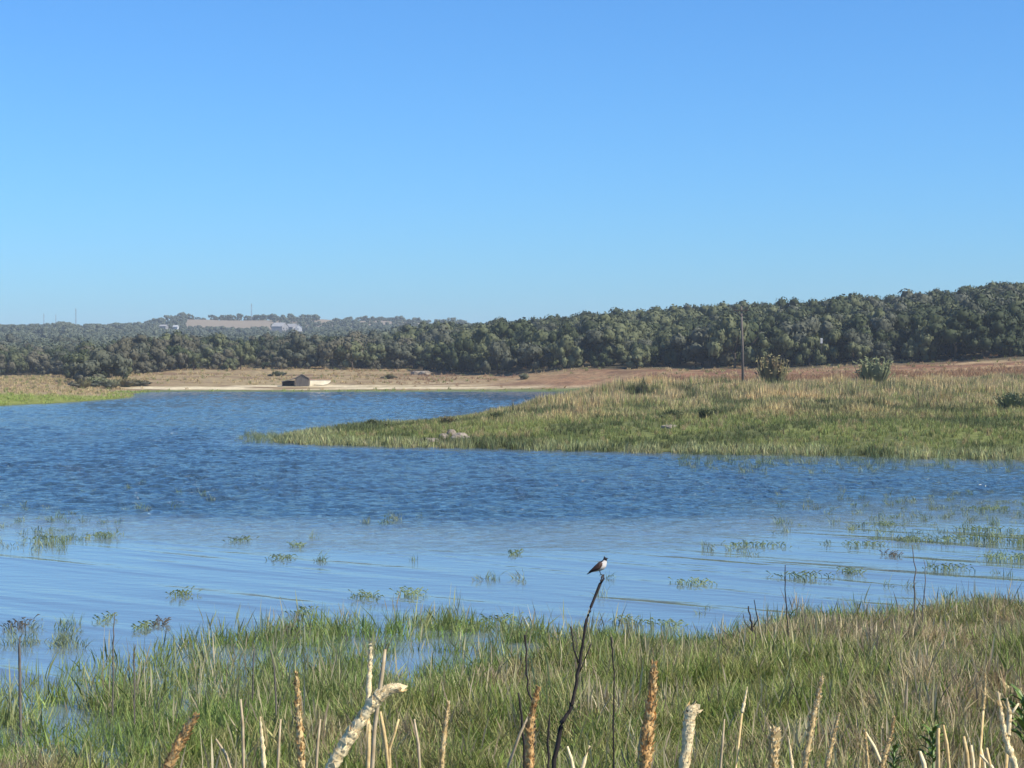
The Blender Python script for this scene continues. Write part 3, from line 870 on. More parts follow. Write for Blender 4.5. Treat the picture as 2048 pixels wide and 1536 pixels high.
for k, (px, D, w, h, lab) in enumerate([(165, 281, 3.2, 1.5, 'dark low bush at the left spit beneath the shaded trees'), (190, 288, 4.6, 1.7, 'wide grey bush right of the low bush on the spit'),
                                        (222, 282, 3.2, 1.8, 'pale bush between two dark bushes near the spit'), (250, 292, 4.0, 1.6, 'dark brown bush on the shore where the spit begins'),
                                        (275, 296, 4.2, 1.2, 'low brown bush at the start of the far beach'), (555, 330, 2.6, 1.2, 'small dark bush on the slope above the shed'), (1050, 300, 1.8, 1.1, 'small bush on the tan far shore'), (780, 318, 2.4, 1.0, 'olive bush on the tan slope right of the shed')]):
    bush(px, D, w, h, [redbrown, sageleaf, paleleaf, redbrown][k % 4], lab, 40 + k, leafs[[3, 2, 2, 3][k % 4]][1])

# ------------------------------------------------------------------ boulders
rockM = noisy('pale_rock', (.13, .10, .075), (.40, .34, .26), 2.5, bump=.08)
def rock_mesh(seed):
    rs = np.random.default_rng(seed); V = []; Fc = []; nlat, nlon = 6, 9
    for i in range(nlat + 1):
        th_ = math.pi * i / nlat
        for j in range(nlon):
            ph = 2 * math.pi * j / nlon
            d = np.array([math.sin(th_) * math.cos(ph), math.sin(th_) * math.sin(ph), math.cos(th_)])
            r = .5 * (1 + .35 * (vnoise(d[0] * 1.7 + seed, d[1] * 1.7 + d[2] * 2, seed) - .5) + (rs.uniform(-.06, .06) if 0 < i < nlat else 0))
            V.append(tuple(np.clip(d * r, -.42, .42)))
    for i in range(nlat):
        for j in range(nlon): Fc.append((i * nlon + j, (i + 1) * nlon + j, (i + 1) * nlon + (j + 1) % nlon, i * nlon + (j + 1) % nlon))
    return mesh_from('boulder', V, Fc, [rockM])
rk = [rock_mesh(i + 1) for i in range(5)]
for k, (px, D, s, sz, lab) in enumerate([
        (887, 112, .7, .6, 'leftmost brown boulder of the heap at the water edge of the point'), (903, 113, .7, .85, 'pale pointed boulder on top of the waterside heap'),
        (912, 110.5, .8, .6, 'small reddish boulder at the foot of the waterside heap'), (922, 112, .9, .65, 'wide pale boulder right of centre in the waterside heap'),
        (933, 110.5, .7, .5, 'rightmost small pale boulder of the waterside heap'), (860, 110.5, 1.4, .35, 'flat grey slab at the waterline left of the heap'),
        (835, 336, 3.0, 1.0, 'pale boulder at the wood edge left of the dark gap'), (850, 335, 2.4, 1.2, 'grey boulder beside the pale one at the wood edge'),
        (1340, 118, 1.2, .35, 'flat pale stone lying in the green grass of the point')]):
    x = (px - 1024) / F * D
    o = link('boulder', rk[k % 5], None, (x, D, gz1(x, D) + sz * .06), (0, 0, k * 1.3), (s, s * .9, sz * 1.25))
    tag(o, lab, 'boulder')

# ------------------------------------------------------------------ utility pole and masts
poleM = noisy('weathered_pole_wood', (.10, .08, .065), (.20, .17, .14), 1.0, stretch=(6, 6, .4), bump=.01)
darkM = noisy('dark_fittings', (.05, .04, .035), (.09, .075, .06), 3)
def pole():
    D = 222.0; x = (1484 - 1024) / F * D; z0 = gz1(x, D); top = H + (YH - 613) / F * D
    r = empty('utility_pole', (x, D, z0 - .1), 'tall weathered utility pole with short crossarm on the grassy point', 'utility pole')
    L_ = top - z0 + .1
    m = MB(); m.tube([(.12, 0, 0), (.06, 0, L_ * .5), (-.1, 0, L_)], [.16, .135, .105], 12); m.build('pole', poleM, r, True)
    m = MB(); m.box((-.15, -.16, L_ - .45), (1.7, .13, .16)); m.build('crossarm', darkM, r)
    for dx in (-.85, -.15, .6):
        m = MB(); m.tube([(dx, -.16, L_ - .4), (dx, -.16, L_ - .22), (dx, -.16, L_ - .2), (dx, -.16, L_ - .08)], [.03, .03, .08, .06], 8); m.build('insulator', darkM, r)
    m = MB(); m.tube([(-.7, -.16, L_ - .52), (-.08, -.12, L_ - 1.15)], [.035, .035], 6); m.tube([(.5, -.16, L_ - .52), (-.08, -.12, L_ - 1.15)], [.035, .035], 6); m.build('brace', darkM, r)
pole()
mastM = noisy('mast_steel', (.22, .24, .27), (.32, .34, .38), 1.0)
def mast(px, D, ytop, ybase, w, lab):
    x = (px - 1024) / F * D; zt = H + (YH - ytop) / F * D; zb = gz1(x, D)
    r = empty('radio_mast', (x, D, zb), lab, 'mast')
    h = zt - zb
    m = MB()
    for a in (0, 2.094, 4.189): m.tube([(w * math.cos(a), w * math.sin(a), 0), (w * .8 * math.cos(a), w * .8 * math.sin(a), h)], [.10, .08], 5)
    m.build('leg_truss', mastM, r)
    m = MB()
    for k in range(14):
        z = h * (k + .5) / 14
        for a in (0, 2.094, 4.189): m.tube([(w * math.cos(a), w * math.sin(a), z), (w * .9 * math.cos(a + 2.094), w * .9 * math.sin(a + 2.094), z + h / 16)], [.06, .06], 4)
    m.build('bracing', mastM, r)
    m = MB(); m.tube([(0, 0, h - 2), (0, 0, h)], [.12, .05], 6); m.build('antenna', mastM, r)
mast(503, 1400, 608, 640, .42, 'tall thin grey mast above the bare hilltop field')
mast(152, 1400, 618, 645, .35, 'thin mast on the wooded skyline near the left edge')
mast(88, 1500, 628, 645, .22, 'faint short mast left of the thin mast on the skyline')
mast(112, 1500, 630, 645, .18, 'faintest short mast between the two left skyline masts')

# ------------------------------------------------------------------ shed, pale block, farm houses, white board
greyW = noisy('grey_boards', (.085, .075, .065), (.15, .13, .115), 1.5, stretch=(5, 5, .5), bump=.02)
greyR = noisy('grey_roof', (.12, .105, .09), (.19, .17, .145), 2)
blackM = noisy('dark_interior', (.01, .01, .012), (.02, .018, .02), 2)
creamM = noisy('cream_render', (.62, .55, .40), (.80, .73, .56), 1.2, bump=.02)
whiteM = noisy('white_paint', (.42, .42, .41), (.55, .55, .53), 2)
def gable(root, w, d, hw, hr, wm, rm, ov=.15, board=True):
    if board:
        nb = 7
        for k in range(nb):
            m = MB(); xx = -w / 2 + w / nb * (k + .5); m.box((xx, -d / 2 - .02 - .012 * (k % 2), hw / 2), (w / nb - .03, .04, hw)); m.build('wall_board', wm, root)
    m = MB()
    e = w / 2; f_ = d / 2
    m.add([(-e, -f_, 0), (e, -f_, 0), (e, f_, 0), (-e, f_, 0), (-e, -f_, hw), (e, -f_, hw), (e, f_, hw), (-e, f_, hw), (0, -f_, hr), (0, f_, hr)],
          [(0, 1, 5, 8, 4), (1, 2, 6, 5), (2, 3, 7, 9, 6), (3, 0, 4, 7), (4, 8, 9, 7), (5, 6, 9, 8)])
    m.build('wall', wm, root)
    m = MB()
    for s in (-1, 1):
        a = Vector((s * (e + ov), -f_ - ov, hw - ov * (hr - hw) / e)); b = Vector((0, -f_ - ov, hr)); up = Vector((0, 0, .08)); dv = Vector((0, d + 2 * ov, 0))
        a += Vector((0, 0, .03)); b += Vector((0, 0, .03))
        vs = [a, b, b + dv, a + dv, a + up, b + up, b + dv + up, a + dv + up]
        m.add(vs, [(0, 3, 2, 1), (4, 5, 6, 7), (0, 1, 5, 4), (1, 2, 6, 5), (2, 3, 7, 6), (3, 0, 4, 7)])
    m.build('roof', rm, root)
def shed():
    D = 296.0; x = (604 - 1024) / F * D
    z = H + (YH - 773) / F * D
    r = empty('shed', (x, D, z), 'grey gabled shed with open lean-to standing on the far beach', 'shed', rz=.12)
    gable(r, 2.1, 3.0, 1.25, 1.85, greyW, greyR)
    lt = MB(); lt.box((-2.1, -.2, 1.0), (2.2, 2.4, .08), rot=Matrix.Rotation(-.22, 3, 'Y')); lt.build('lean_to_roof', greyR, r)
    m = MB(); m.box((-2.05, 1.0, .45), (1.9, .08, .9)); m.build('back_wall', blackM, r)  # near-black colour paints the shade of the lean-to opening
    m = MB(); m.box((-3.05, -1.2, .35), (.1, .1, .7)); m.box((-1.2, -1.3, .5), (.1, .1, 1.0)); m.build('post', greyW, r)
    # cream block on the right
    x2 = (640 - 1024) / F * 297
    b = empty('cream_block', (x2, 297, z + .05), 'sunlit cream block right of the grey shed', 'wall', rz=.25)
    m = MB(); m.add([(-1.65, -.3, -.2), (-1.3, -.3, -.2), (-1.0, -.3, .28), (.4, -.3, .18), (1.2, -.3, .35), (1.65, -.3, .7), (1.6, -.3, .98), (-1.65, -.3, 1.0),
                     (-1.65, .3, -.2), (-1.3, .3, -.2), (-1.0, .3, .28), (.4, .3, .18), (1.2, .3, .35), (1.65, .3, .7), (1.6, .3, .98), (-1.65, .3, 1.0)],
                    [tuple(range(8)), tuple(range(15, 7, -1))] + [(i, i + 8, (i + 1) % 8 + 8, (i + 1) % 8) for i in range(8)])
    m.build('block_face', creamM, b)
    m = MB(); m.box((0, 0, 1.05), (3.5, .8, .09)); m.build('block_cap', noisy('block_cap', (.3, .17, .11), (.42, .27, .18), 2), b)
shed()
def house(px, py, D, w, d, hw, hr, lab, wm, rm, rz=0.0, wins=2):
    x = (px - 1024) / F * D; z = H + (YH - py) / F * D
    z = max(z, gz1(x, D))
    r = empty('farmhouse', (x, D, z), lab, 'house', 'houses on the far hill', rz)
    gable(r, w, d, hw, hr, wm, rm, .3, False)
    m = MB(); m.box((0, 0, -1.5), (w - .1, d - .1, 3.0)); m.build('foundation', wm, r)
    for k in range(wins):
        m = MB(); m.box((-w / 4 + w / 2 * k / max(1, wins - 1), -d / 2 - .02, hw * .55), (w * .14, .06, hw * .35)); m.build('window', blackM, r)
greyhouse = noisy('grey_render', (.22, .215, .21), (.30, .29, .28), .5)
roofgrey = noisy('sheet_roof', (.25, .245, .235), (.34, .33, .32), .5)
house(598, 664, 1190, 3.4, 5, 3.2, 4.6, 'small bright white house at the right end of the hill farm', whiteM, whiteM, .2, 1)
house(560, 662, 1200, 12, 7, 2.8, 5.2, 'long grey roofed farm building left of the small white house', greyhouse, roofgrey, 1.35)
house(584, 663, 1215, 9, 7, 2.8, 4.8, 'grey farm building between the long roof and the white house', greyhouse, roofgrey, 1.1)
house(573, 682, 1010, 5.5, 4, 1.6, 2.6, 'low pale roofed building standing alone lower down the hill', creamM, whiteM, 1.3, 1)
house(328, 656, 1195, 5.0, 4, 1.1, 2.0, 'pale roofed building on the left shoulder of the hill', greyhouse, roofgrey, 1.4, 2)
house(352, 657, 1190, 1.8, 3, 1.2, 2.0, 'tiny white hut right of the pale roofed building', whiteM, whiteM, 1.2, 1)
def board():
    D = 292.0; x = (1643 - 1024) / F * D; z = H + (YH - 686) / F * D
    zg = gz1(x, D + 0)
    r = empty('marker_board', (x, D, zg), 'small white marker board on a post against the dark wood', 'sign')
    m = MB(); m.box((0, 0, z - zg + .35), (.34, .05, .8)); m.build('board', whiteM, r)
    m = MB(); m.tube([(0, .06, -.1), (0, .06, z - zg)], [.04, .04], 6); m.build('post', greyW, r)
board()

# ------------------------------------------------------------------ weeds standing in the open water
weedM = noisy('water_weed', (.13, .175, .07), (.22, .26, .12), 6, rand=.2)
deadweed = noisy('dead_weed', (.07, .06, .045), (.13, .11, .08), 6)
def weed_mesh(seed, n_, w, h, mat=weedM):
    random.seed(seed); mb = MB()
    for k in range(n_):
        x = random.gauss(0, w * .42) + .12 * math.sin(k * 1.7); y = random.gauss(0, .3)
        x = max(-w, min(w, x)); hh = h * random.uniform(.15, 1.1) * (1 - .35 * abs(x) / w)
        lx = random.gauss(0, .38) * hh; ly = random.gauss(0, .3) * hh; a = random.uniform(0, math.pi); t = random.uniform(.004, .010)
        cx, cy = math.cos(a) * t, math.sin(a) * t
        mb.add([(x - cx, y - cy, -.12), (x + cx, y + cy, -.12), (x + lx * .5 + cx, y + ly * .5 + cy, hh * .6), (x + lx * .5 - cx, y + ly * .5 - cy, hh * .6), (x + lx * 1.2, y + ly, hh)], [(0, 1, 2, 3), (3, 2, 4)])
        if random.random() < .6:   # small side leaf
            s = random.choice((-1, 1)); z = hh * random.uniform(.3, .8); l = random.uniform(.05, .14)
            mb.add([(x + lx * .4, y, z), (x + lx * .4 + s * l * .6, y, z + l * .5 + .012), (x + lx * .4 + s * l, y + .02, z + l * .5), (x + lx * .4 + s * l * .6, y, z + l * .5 - .015)], [(0, 1, 2, 3)])
    return mesh_from('water_weed', mb.v, mb.f, [mat])
W = [(95, 1082, .55, .30, 'leafy weed clump standing in calm water at the left edge'), (200, 1075, .5, .25, 'weed clump right of the leafy one near the left edge'),
     (365, 1192, .25, .16, 'small green weed tuft alone in the calm water left of centre'), (725, 1197, .36, .2, 'left clump of the two weed clumps left of the bird'),
     (820, 1191, .34, .14, 'right clump of the two weed clumps left of the bird'), (36, 1254, .14, .25, 'dark weed sprout near the left edge in front of the reeds'),
     (286, 1259, .15, .16, 'dark leafy sprout above the reeds at left'), (318, 1250, .08, .12, 'tiny sprout right of the dark leafy sprout'), (605, 1228, .18, .14, 'pale sprout above the wading grass'),
     (582, 1268, .2, .22, 'dark broad sprout touching the wading grass'), (205, 1242, .08, .14, 'thin sprout between two dark sprouts at left'), (1510, 1092, .95, .16, 'long low weed bed in calm water right of the bird'),
     (1605, 1157, .62, .22, 'dense green weed bed nearest below the long low one'), (1385, 1168, .40, .12, 'thin weed clump right of the perched bird'), (1702, 1147, .28, .16, 'weed clump right of the dense green bed'),
     (1770, 1052, .45, .14, 'short weed row near the choppy water at right'), (1835, 1084, .55, .2, 'green weed clump left of the large right weed bed'), (1905, 1084, .5, .24, 'left half of the large weed bed at right'),
     (1975, 1080, .9, .34, 'middle of the large weed bed at the right'), (2040, 1088, .8, .34, 'weed bed cut by the right edge'), (2000, 1122, .35, .28, 'dark weed clump below the large weed bed at right'), (2040, 1120, .2, .3, 'narrow weed clump at the right edge'),
     (1730, 1090, .7, .12, 'faint weed row left of the green clump'), (1960, 1062, .9, .2, 'upper row of the large weed bed at right'), (1900, 1140, .5, .16, 'sparse weed row above the right bank'),
     (593, 1093, .15, .14, 'single small sprout in calm water left of centre'), (1030, 1110, .08, .14, 'tiny forked sprout left of the bird'), (1330, 1255, .35, .25, 'weed tuft at the edge of the bank right of the branch'),
     (1250, 1250, .35, .22, 'weed tuft at the bank edge beside the perch branch'), (1785, 1112, .10, .18, 'dark sprout with bent stalk'), (480, 1082, .3, .08, 'faint low weed left of centre'),
     (560, 1118, .3, .1, 'faint weed stalks above the left swell lines'), (1975, 1020, .8, .2, 'pale weed row in the choppy water at right'), (1000, 1250, .5, .25, 'weed tuft at the bank edge left of the branch'), (930, 1262, .4, .3, 'weed clump at the left end of the dense bank')]
for k, (px, py, w, h, lab) in enumerate(W):
    x, D = gp(px, py)
    nn = int(36 + 80 * w); h *= .72; w *= 1.15
    o = link('water_weed', weed_mesh(700 + k, nn, w, h, deadweed if 'dark' in lab and k % 2 else weedM), None, (x, D, 0), (0, 0, random.uniform(-.2, .2)))
    tag(o, lab, 'water plant', 'weeds standing in the water')

def sprigs():
    # thin scattered shoots between the clumps, denser to the right
    n_ = 5200
    px = rng.uniform(-150, 2250, n_); py = rng.uniform(945, 1300, n_)
    D = H * F / (py - YH); x = (px - 1024) / F * D
    nz = fbm(x * .22, D * .12, 141) * .6 + vnoise(x * 1.3, D * .7, 142) * .4
    w_ = np.interp(px, [0, 300, 420, 1250, 1450, 1700, 2048], [.56, .46, .12, .12, .42, .72, 1.0]) * smooth(945, 1010, py)
    w_ = w_ * (.45 + .55 * smooth(1120, 1060, py) + .3 * smooth(1180, 1260, py))
    k = (nz > .74 - .36 * w_) & (rng.uniform(0, 1, n_) < .55)
    x, y = x[k], D[k]
    # a faint reedy shoal off the tip of the point, and shoots off its right-hand shore
    pa = np.concatenate([rng.uniform(470, 610, 420), rng.uniform(1350, 2250, 700)]); qa = np.concatenate([rng.uniform(869, 887, 420), rng.uniform(908, 950, 700)])
    dk = np.where(pa < 700, rng.uniform(0, 1, 1120) < (pa - 460) / 150, rng.uniform(0, 1, 1120) < 1.05 - (qa - 908) / 42)
    pa, qa = pa[dk], qa[dk]; Da = H * F / (qa - YH)
    x = np.concatenate([x, (pa - 1024) / F * Da]); y = np.concatenate([y, Da])
    m_ = len(x); sd = lake_sd(x, y); q_ = sd < -1
    x, y = x[q_], y[q_]; m_ = len(x)
    s = rng.uniform(.22, .7, m_) * np.where(y > 85, 1.5, 1)
    tint = mixc_(np.tile(np.array([.15, .21, .09]), (m_, 1)), np.tile(np.array([.27, .30, .16]), (m_, 1)), rng.uniform(0, 1, m_))
    rot = np.column_stack([rng.normal(0, .2, m_), rng.normal(0, .2, m_), rng.uniform(0, 6.28, m_)])
    scatter('water_shoots', np.column_stack([x, y, np.full(m_, -.03)]), rot, np.column_stack([np.full(m_, .9), np.full(m_, .9), s]), rng.integers(0, 8, m_), tint, near_tufts,
            'thin green shoots scattered through the calm shallows', 'water plants')
sprigs()

# ------------------------------------------------------------------ dead stems and the perch
deadM = noisy('dead_dark_wood', (.022, .018, .018), (.06, .048, .042), 8, stretch=(3, 3, 1), bump=.004)
greyst = noisy('dead_grey_stem', (.10, .085, .07), (.19, .165, .14), 8)
def px_path(pts, D, yb=None):
    return [at(px, py, D) for px, py in pts]
def stem_obj(name, D, main, rad, label, cat, twigs=(), mat=deadM, to_ground=True, group=None):
    pts = px_path(main, D)
    if to_ground:
        b = pts[-1]; zg = gz1(b.x + .02, b.y)
        if zg < 0: zg = -.2
        pts.append(Vector((b.x + (b.x - pts[-2].x) * .3, b.y, zg - .05)))
        rad = list(rad) + [rad[-1] * 1.15]
    base = pts[-1].copy()
    r = empty(name, base, label, cat, group)
    # finer path with small kinks
    fp, fr = [], []
    for i in range(len(pts) - 1):
        for j in range(3):
            t = j / 3; k_ = rad[min(i, len(rad) - 1)]; k2 = rad[min(i + 1, len(rad) - 1)]
            q = pts[i].lerp(pts[i + 1], t) + Vector((random.gauss(0, .0035), random.gauss(0, .003), 0)) * (D / 17)
            fp.append(q - base); fr.append((k_ + (k2 - k_) * t))
    fp.append(pts[-1] - base); fr.append(rad[-1])
    m = MB(); m.tube(fp, fr, 8, jit=.25); m.build('stem', mat, r, True)
    for tw in twigs:
        p2 = [q - base for q in px_path(tw[0], D)]
        m = MB(); m.tube(p2, tw[1], 6, jit=.2); m.build('twig', mat, r, True)
    return r
DP = 17.0
stem_obj('dead_branch', DP, [(1206, 1150), (1200, 1168), (1183, 1215), (1174, 1240), (1167, 1280), (1160, 1325), (1158, 1340), (1152, 1375), (1145, 1410), (1139, 1425), (1124, 1447), (1120, 1470), (1110, 1520)],
         [.008, .0135, .012, .0125, .0125, .014, .015, .015, .018, .016, .022, .021, .022], 'tall thin dark dead branch leaning right with the bird on its tip', 'dead branch',
         [([(1158, 1327), (1148, 1300), (1144, 1268), (1142, 1254)], [.010, .007, .006, .009]), ([(1169, 1322), (1176, 1305), (1183, 1288)], [.005, .005, .008]),
          ([(1160, 1345), (1166, 1330), (1169, 1322)], [.006, .005, .005]), ([(1139, 1425), (1141, 1412), (1139, 1404)], [.012, .008, .005]), ([(1201, 1168), (1208, 1158), (1208, 1149)], [.010, .008, .006])])
stem_obj('dead_plant', 16.5, [(1050, 1271), (1053, 1300), (1053, 1350), (1058, 1390), (1066, 1405), (1068, 1450)], [.010, .007, .008, .009, .009, .010], 'thin dark dead stem left of the perch branch', 'dead plant')
stem_obj('dead_plant', 16.0, [(1038, 1387), (1042, 1430), (1046, 1465), (1048, 1500)], [.007, .010, .011, .011], 'short dark stem at the foot of the thin dead stem', 'dead plant')
stem_obj('dead_plant', 16.2, [(1100, 1430), (1097, 1460), (1096, 1490), (1098, 1530)], [.005, .010, .010, .009], 'short dark stem between the perch branch and the thin stem', 'dead plant')
stem_obj('dead_plant', 18.0, [(1223, 1275), (1225, 1300), (1228, 1345)], [.010, .007, .007], 'thin dark stem right of the perch branch', 'dead plant')
stem_obj('dead_plant', 30.0, [(1496, 1213), (1502, 1240), (1507, 1262), (1512, 1280)], [.010, .013, .020, .016], 'dark knobbly stem at the water edge left of its twin', 'dead plant',
         [([(1507, 1255), (1517, 1238), (1520, 1228)], [.008, .006, .004]), ([(1504, 1262), (1490, 1245), (1487, 1228)], [.008, .006, .004])])
stem_obj('dead_plant', 30.0, [(1509, 1200), (1515, 1230), (1522, 1265), (1532, 1300)], [.006, .009, .010, .012], 'slanting dark stem between the knobbly stem and the straight one', 'dead plant')
stem_obj('dead_plant', 29.0, [(1572, 1130), (1571, 1180), (1574, 1230), (1580, 1290)], [.006, .008, .009, .014], 'tall straight thin stem rising from the bank into the water view', 'dead plant')
stem_obj('dead_plant', 27.0, [(1104, 1268), (1150, 1262), (1155, 1290), (1150, 1330)][1:], [.006, .006, .006], 'faint short stem behind the perch branch', 'dead plant', mat=greyst)
for k, (a, D, w, lab) in enumerate([([(228, 1225), (226, 1260), (224, 1300)], 26, .008, 'thin grey stalk rising from the wading grass at left'),
                        ([(270, 1290), (266, 1310), (268, 1350)], 25, .008, 'pale stalk right of the thin grey stalk at left'),
                        ([(38, 1275), (36, 1300), (38, 1345)], 25, .016, 'stout pinkish stalk near the left edge'),
                        ([(503, 1285), (508, 1300), (505, 1330)], 26, .008, 'dark stalk pair at the edge of the wading grass'),
                        ([(540, 1300), (546, 1330), (550, 1360)], 24, .009, 'pale leaning stalk in the wading grass left of the white spike'),
                        ([(1825, 1090), (1832, 1140), (1830, 1210)], 33, .010, 'thin grey stalk in front of the right weed beds'),
                        ([(1850, 1120), (1852, 1160), (1848, 1215)], 33, .008, 'thinner stalk right of the grey stalk at the right bank')]):
    stem_obj('dead_plant', D, a, [w * .6, w, w * 1.2], lab, 'dead plant', mat=greyst)

# ------------------------------------------------------------------ bird
def bird():
    DB = DP
    S = DB / F   # metres per photo pixel at the bird
    def q(px, py, dy=0.0): return Vector(((px - 1200) * S, dy, (1152 - py) * S))
    root = empty('bird', at(1200, 1152, DB), 'small dark bird with white breast perched on the branch tip', 'bird')
    brown = noisy('brown_plumage', (.035, .02, .016), (.085, .05, .04), 30, bump=.001)
    black = noisy('black_plumage', (.012, .012, .014), (.028, .026, .03), 30)
    white = noisy('white_plumage', (.55, .50, .44), (.74, .70, .65), 25)
    bill = noisy('bill_horn', (.02, .02, .02), (.04, .04, .04), 40)
    # one continuous body: rings along a spine from tail root to bill base
    spine = [(1181, 1144, 1.8, 1.6), (1186, 1141, 4.0, 3.8), (1192, 1137.8, 6.2, 6.0), (1198, 1135, 8.0, 7.4), (1203, 1131.8, 9.2, 7.6), (1207, 1128, 7.6, 6.4),
             (1209, 1124, 5.2, 4.8), (1210.3, 1121, 3.9, 3.9), (1211.5, 1118.4, 3.6, 3.6), (1212.8, 1116.8, 2.2, 2.2), (1213.4, 1116.2, .6, .6)]
    n = 14; V = []; Fc = []; mi = []
    for i, (px, py, rw, rd) in enumerate(spine):
        a = q(px, py)
        p0 = q(*spine[max(i - 1, 0)][:2]); p1 = q(*spine[min(i + 1, len(spine) - 1)][:2])
        t = (p1 - p0).normalized(); up = Vector((-t.z, 0, t.x)); sd_ = Vector((0, 1, 0))
        for k in range(n):
            w_ = 2 * math.pi * k / n
            V.append(a + up * math.cos(w_) * rw * S + sd_ * math.sin(w_) * rd * S)
    for i in range(len(spine) - 1):
        for k in range(n):
            Fc.append((i * n + k, i * n + (k + 1) % n, (i + 1) * n + (k + 1) % n, (i + 1) * n + k))
            c_ = math.cos(2 * math.pi * (k + .5) / n)
            if i >= 7: mi.append(1)
            elif i >= 5: mi.append(2 if c_ < .45 else 1)
            elif c_ < .2: mi.append(2)
            else: mi.append(0)
    Fc.append(tuple(range(n - 1, -1, -1))); mi.append(0); Fc.append(tuple((len(spine) - 1) * n + k for k in range(n))); mi.append(1)
    me = mesh_from('body', V, Fc, [brown, black, white], True, mi); link('body', me, root)
    # crest
    m = MB(); m.add([q(1206.5, 1119.5, -.003), q(1206.5, 1119.5, .003), q(1210.5, 1115.6, .004), q(1210.5, 1115.6, -.004), q(1208.6, 1112.6), q(1212.8, 1116.6, 0)], [(0, 1, 4), (0, 4, 3), (1, 2, 4), (3, 4, 5), (2, 5, 4)]); m.build('crest', black, root)
    # bill
    m = MB(); m.tube([q(1212.6, 1117.4), q(1215.2, 1117.2), q(1217.4, 1118)], [1.3 * S, .9 * S, .1 * S], 6); m.build('bill', bill, root, True)
    # eyes
    for s in (-1, 1):
        m = MB(); c = q(1211.8, 1118.0, s * 3.7 * S); m.tube([c + Vector((0, -s * .002, 0)), c, c + Vector((0, s * .0022, 0))], [.0035, .0035, .001], 8); m.build('eye', bill, root, True)
    # wings: folded along the flanks
    for s in (-1, 1):
        pts = [(1203, 1124), (1205, 1130), (1200, 1137.5), (1193, 1141), (1184, 1144), (1176, 1147.5), (1180, 1142), (1187, 1136), (1194, 1130), (1201, 1125)]
        off = [4.5, 6.4, 6.0, 5.8, 3.8, 1.5, 2.4, 4.6, 6.2, 5.6]
        m = MB(); vs = [q(a[0], a[1], s * (o_ + 1.7) * S) for a, o_ in zip(pts, off)] + [q(a[0], a[1], s * (o_ + .2) * S) for a, o_ in zip(pts, off)]
        k = len(pts); cc = q(1196, 1134.5, s * 9.2 * S); vs.append(cc)
        fs = [(i, (i + 1) % k, 2 * k) for i in range(k)] + [(i, k + i, k + (i + 1) % k, (i + 1) % k) for i in range(k)]
        m.add(vs, fs); w_ = m.build('wing', brown, root, True)
        m = MB()
        for j in range(4):
            a = q(1194 - j * 1.5, 1137 + j * 1.4, s * (8.0 - j * .8) * S); b = q(1176 - j * .4, 1147.6 + j * .5, s * 2.2 * S)
            wv = Vector((.0012, 0, .0035)); m.add([a - wv, a + wv, b + wv * .4, b - wv * .4, a + Vector((0, s * .002, 0))], [(0, 1, 2, 3), (0, 4, 3), (1, 2, 4)])
        m.build('flight_feathers', black, w_)
    # tail
    m = MB()
    for j in range(5):
        o_ = (j - 2) * 1.1 * S; a = q(1184, 1142, o_); b = q(1173.5 + abs(j - 2) * .8, 1149 - abs(j - 2) * .4, o_ * 1.9); wv = Vector((.0013, .002, .003))
        m.add([a - wv, a + wv, b + wv * .7, b - wv * .7, a + Vector((0, .003, 0)), b + Vector((0, .003, 0))], [(0, 1, 2, 3), (0, 4, 5, 3), (1, 2, 5, 4)])
    m.build('tail', black, root)
    # legs with toes on the branch
    for s in (-1, 1):
        m = MB(); y_ = s * 2.6 * S
        m.tube([q(1199, 1139, y_), q(1200, 1144, y_), q(1202, 1149.5, y_ * .7)], [1.6 * S, .8 * S, .6 * S], 6)
        for dx, dz in ((3.5, -.5), (3.0, 1.2), (2.6, -2), (-2.5, 1.8)): m.tube([q(1202, 1149.5, y_ * .7), q(1202 + dx * .6, 1150 + dz * .4, y_ * .6), q(1202 + dx, 1151.0 + abs(dz) * .7, y_ * .4)], [.55 * S, .5 * S, .3 * S], 5)
        m.build('leg', bill, root, True)
bird()

# ------------------------------------------------------------------ dry flower spikes in front
straw = noisy('straw', (.50, .34, .14), (.74, .56, .28), 60, bump=.002, rand=.08)
pale = noisy('bleached_straw', (.74, .56, .29), (.90, .76, .47), 60, bump=.002, rand=.06)
rust = noisy('rusty_husk', (.36, .18, .06), (.74, .48, .20), 60, bump=.002, rand=.08)
def scales(dens, rad, r0, foot, root, mat, n_, out):
    # fine overlapping husk scales pressed to the head
    mb = MB(); N_ = len(dens)
    for k in range(n_):
        i = random.randrange(1, N_ - 1); p = dens[i] - foot; tdir = (dens[i - 1] - dens[i + 1]).normalized()
        side = Matrix.Rotation(random.uniform(0, 6.28), 3, tdir) @ tdir.orthogonal().normalized()
        p = p + tdir * random.uniform(-.5, .5) * (dens[i] - dens[i + 1]).length
        l = r0 * random.uniform(.5, 1.15) * (.55 if out < .5 else 1); u = side.cross(tdir) * l * random.uniform(.16, .32)
        b0 = p + side * rad[i] * .9; md = b0 + tdir * l * .55 + side * l * random.uniform(.1, .35) * out; tp = b0 + tdir * l * random.uniform(.7, 1.1) + side * l * random.uniform(.15, .95) * out
        mb.add([b0, md - u, md + u, tp, b0 + side * l * .12], [(0, 1, 4), (0, 4, 2), (1, 3, 4), (4, 3, 2)], 1 if random.random() < .3 else 0)
    o = mb.build('husk_scales', mat, root); o['kind'] = 'stuff'

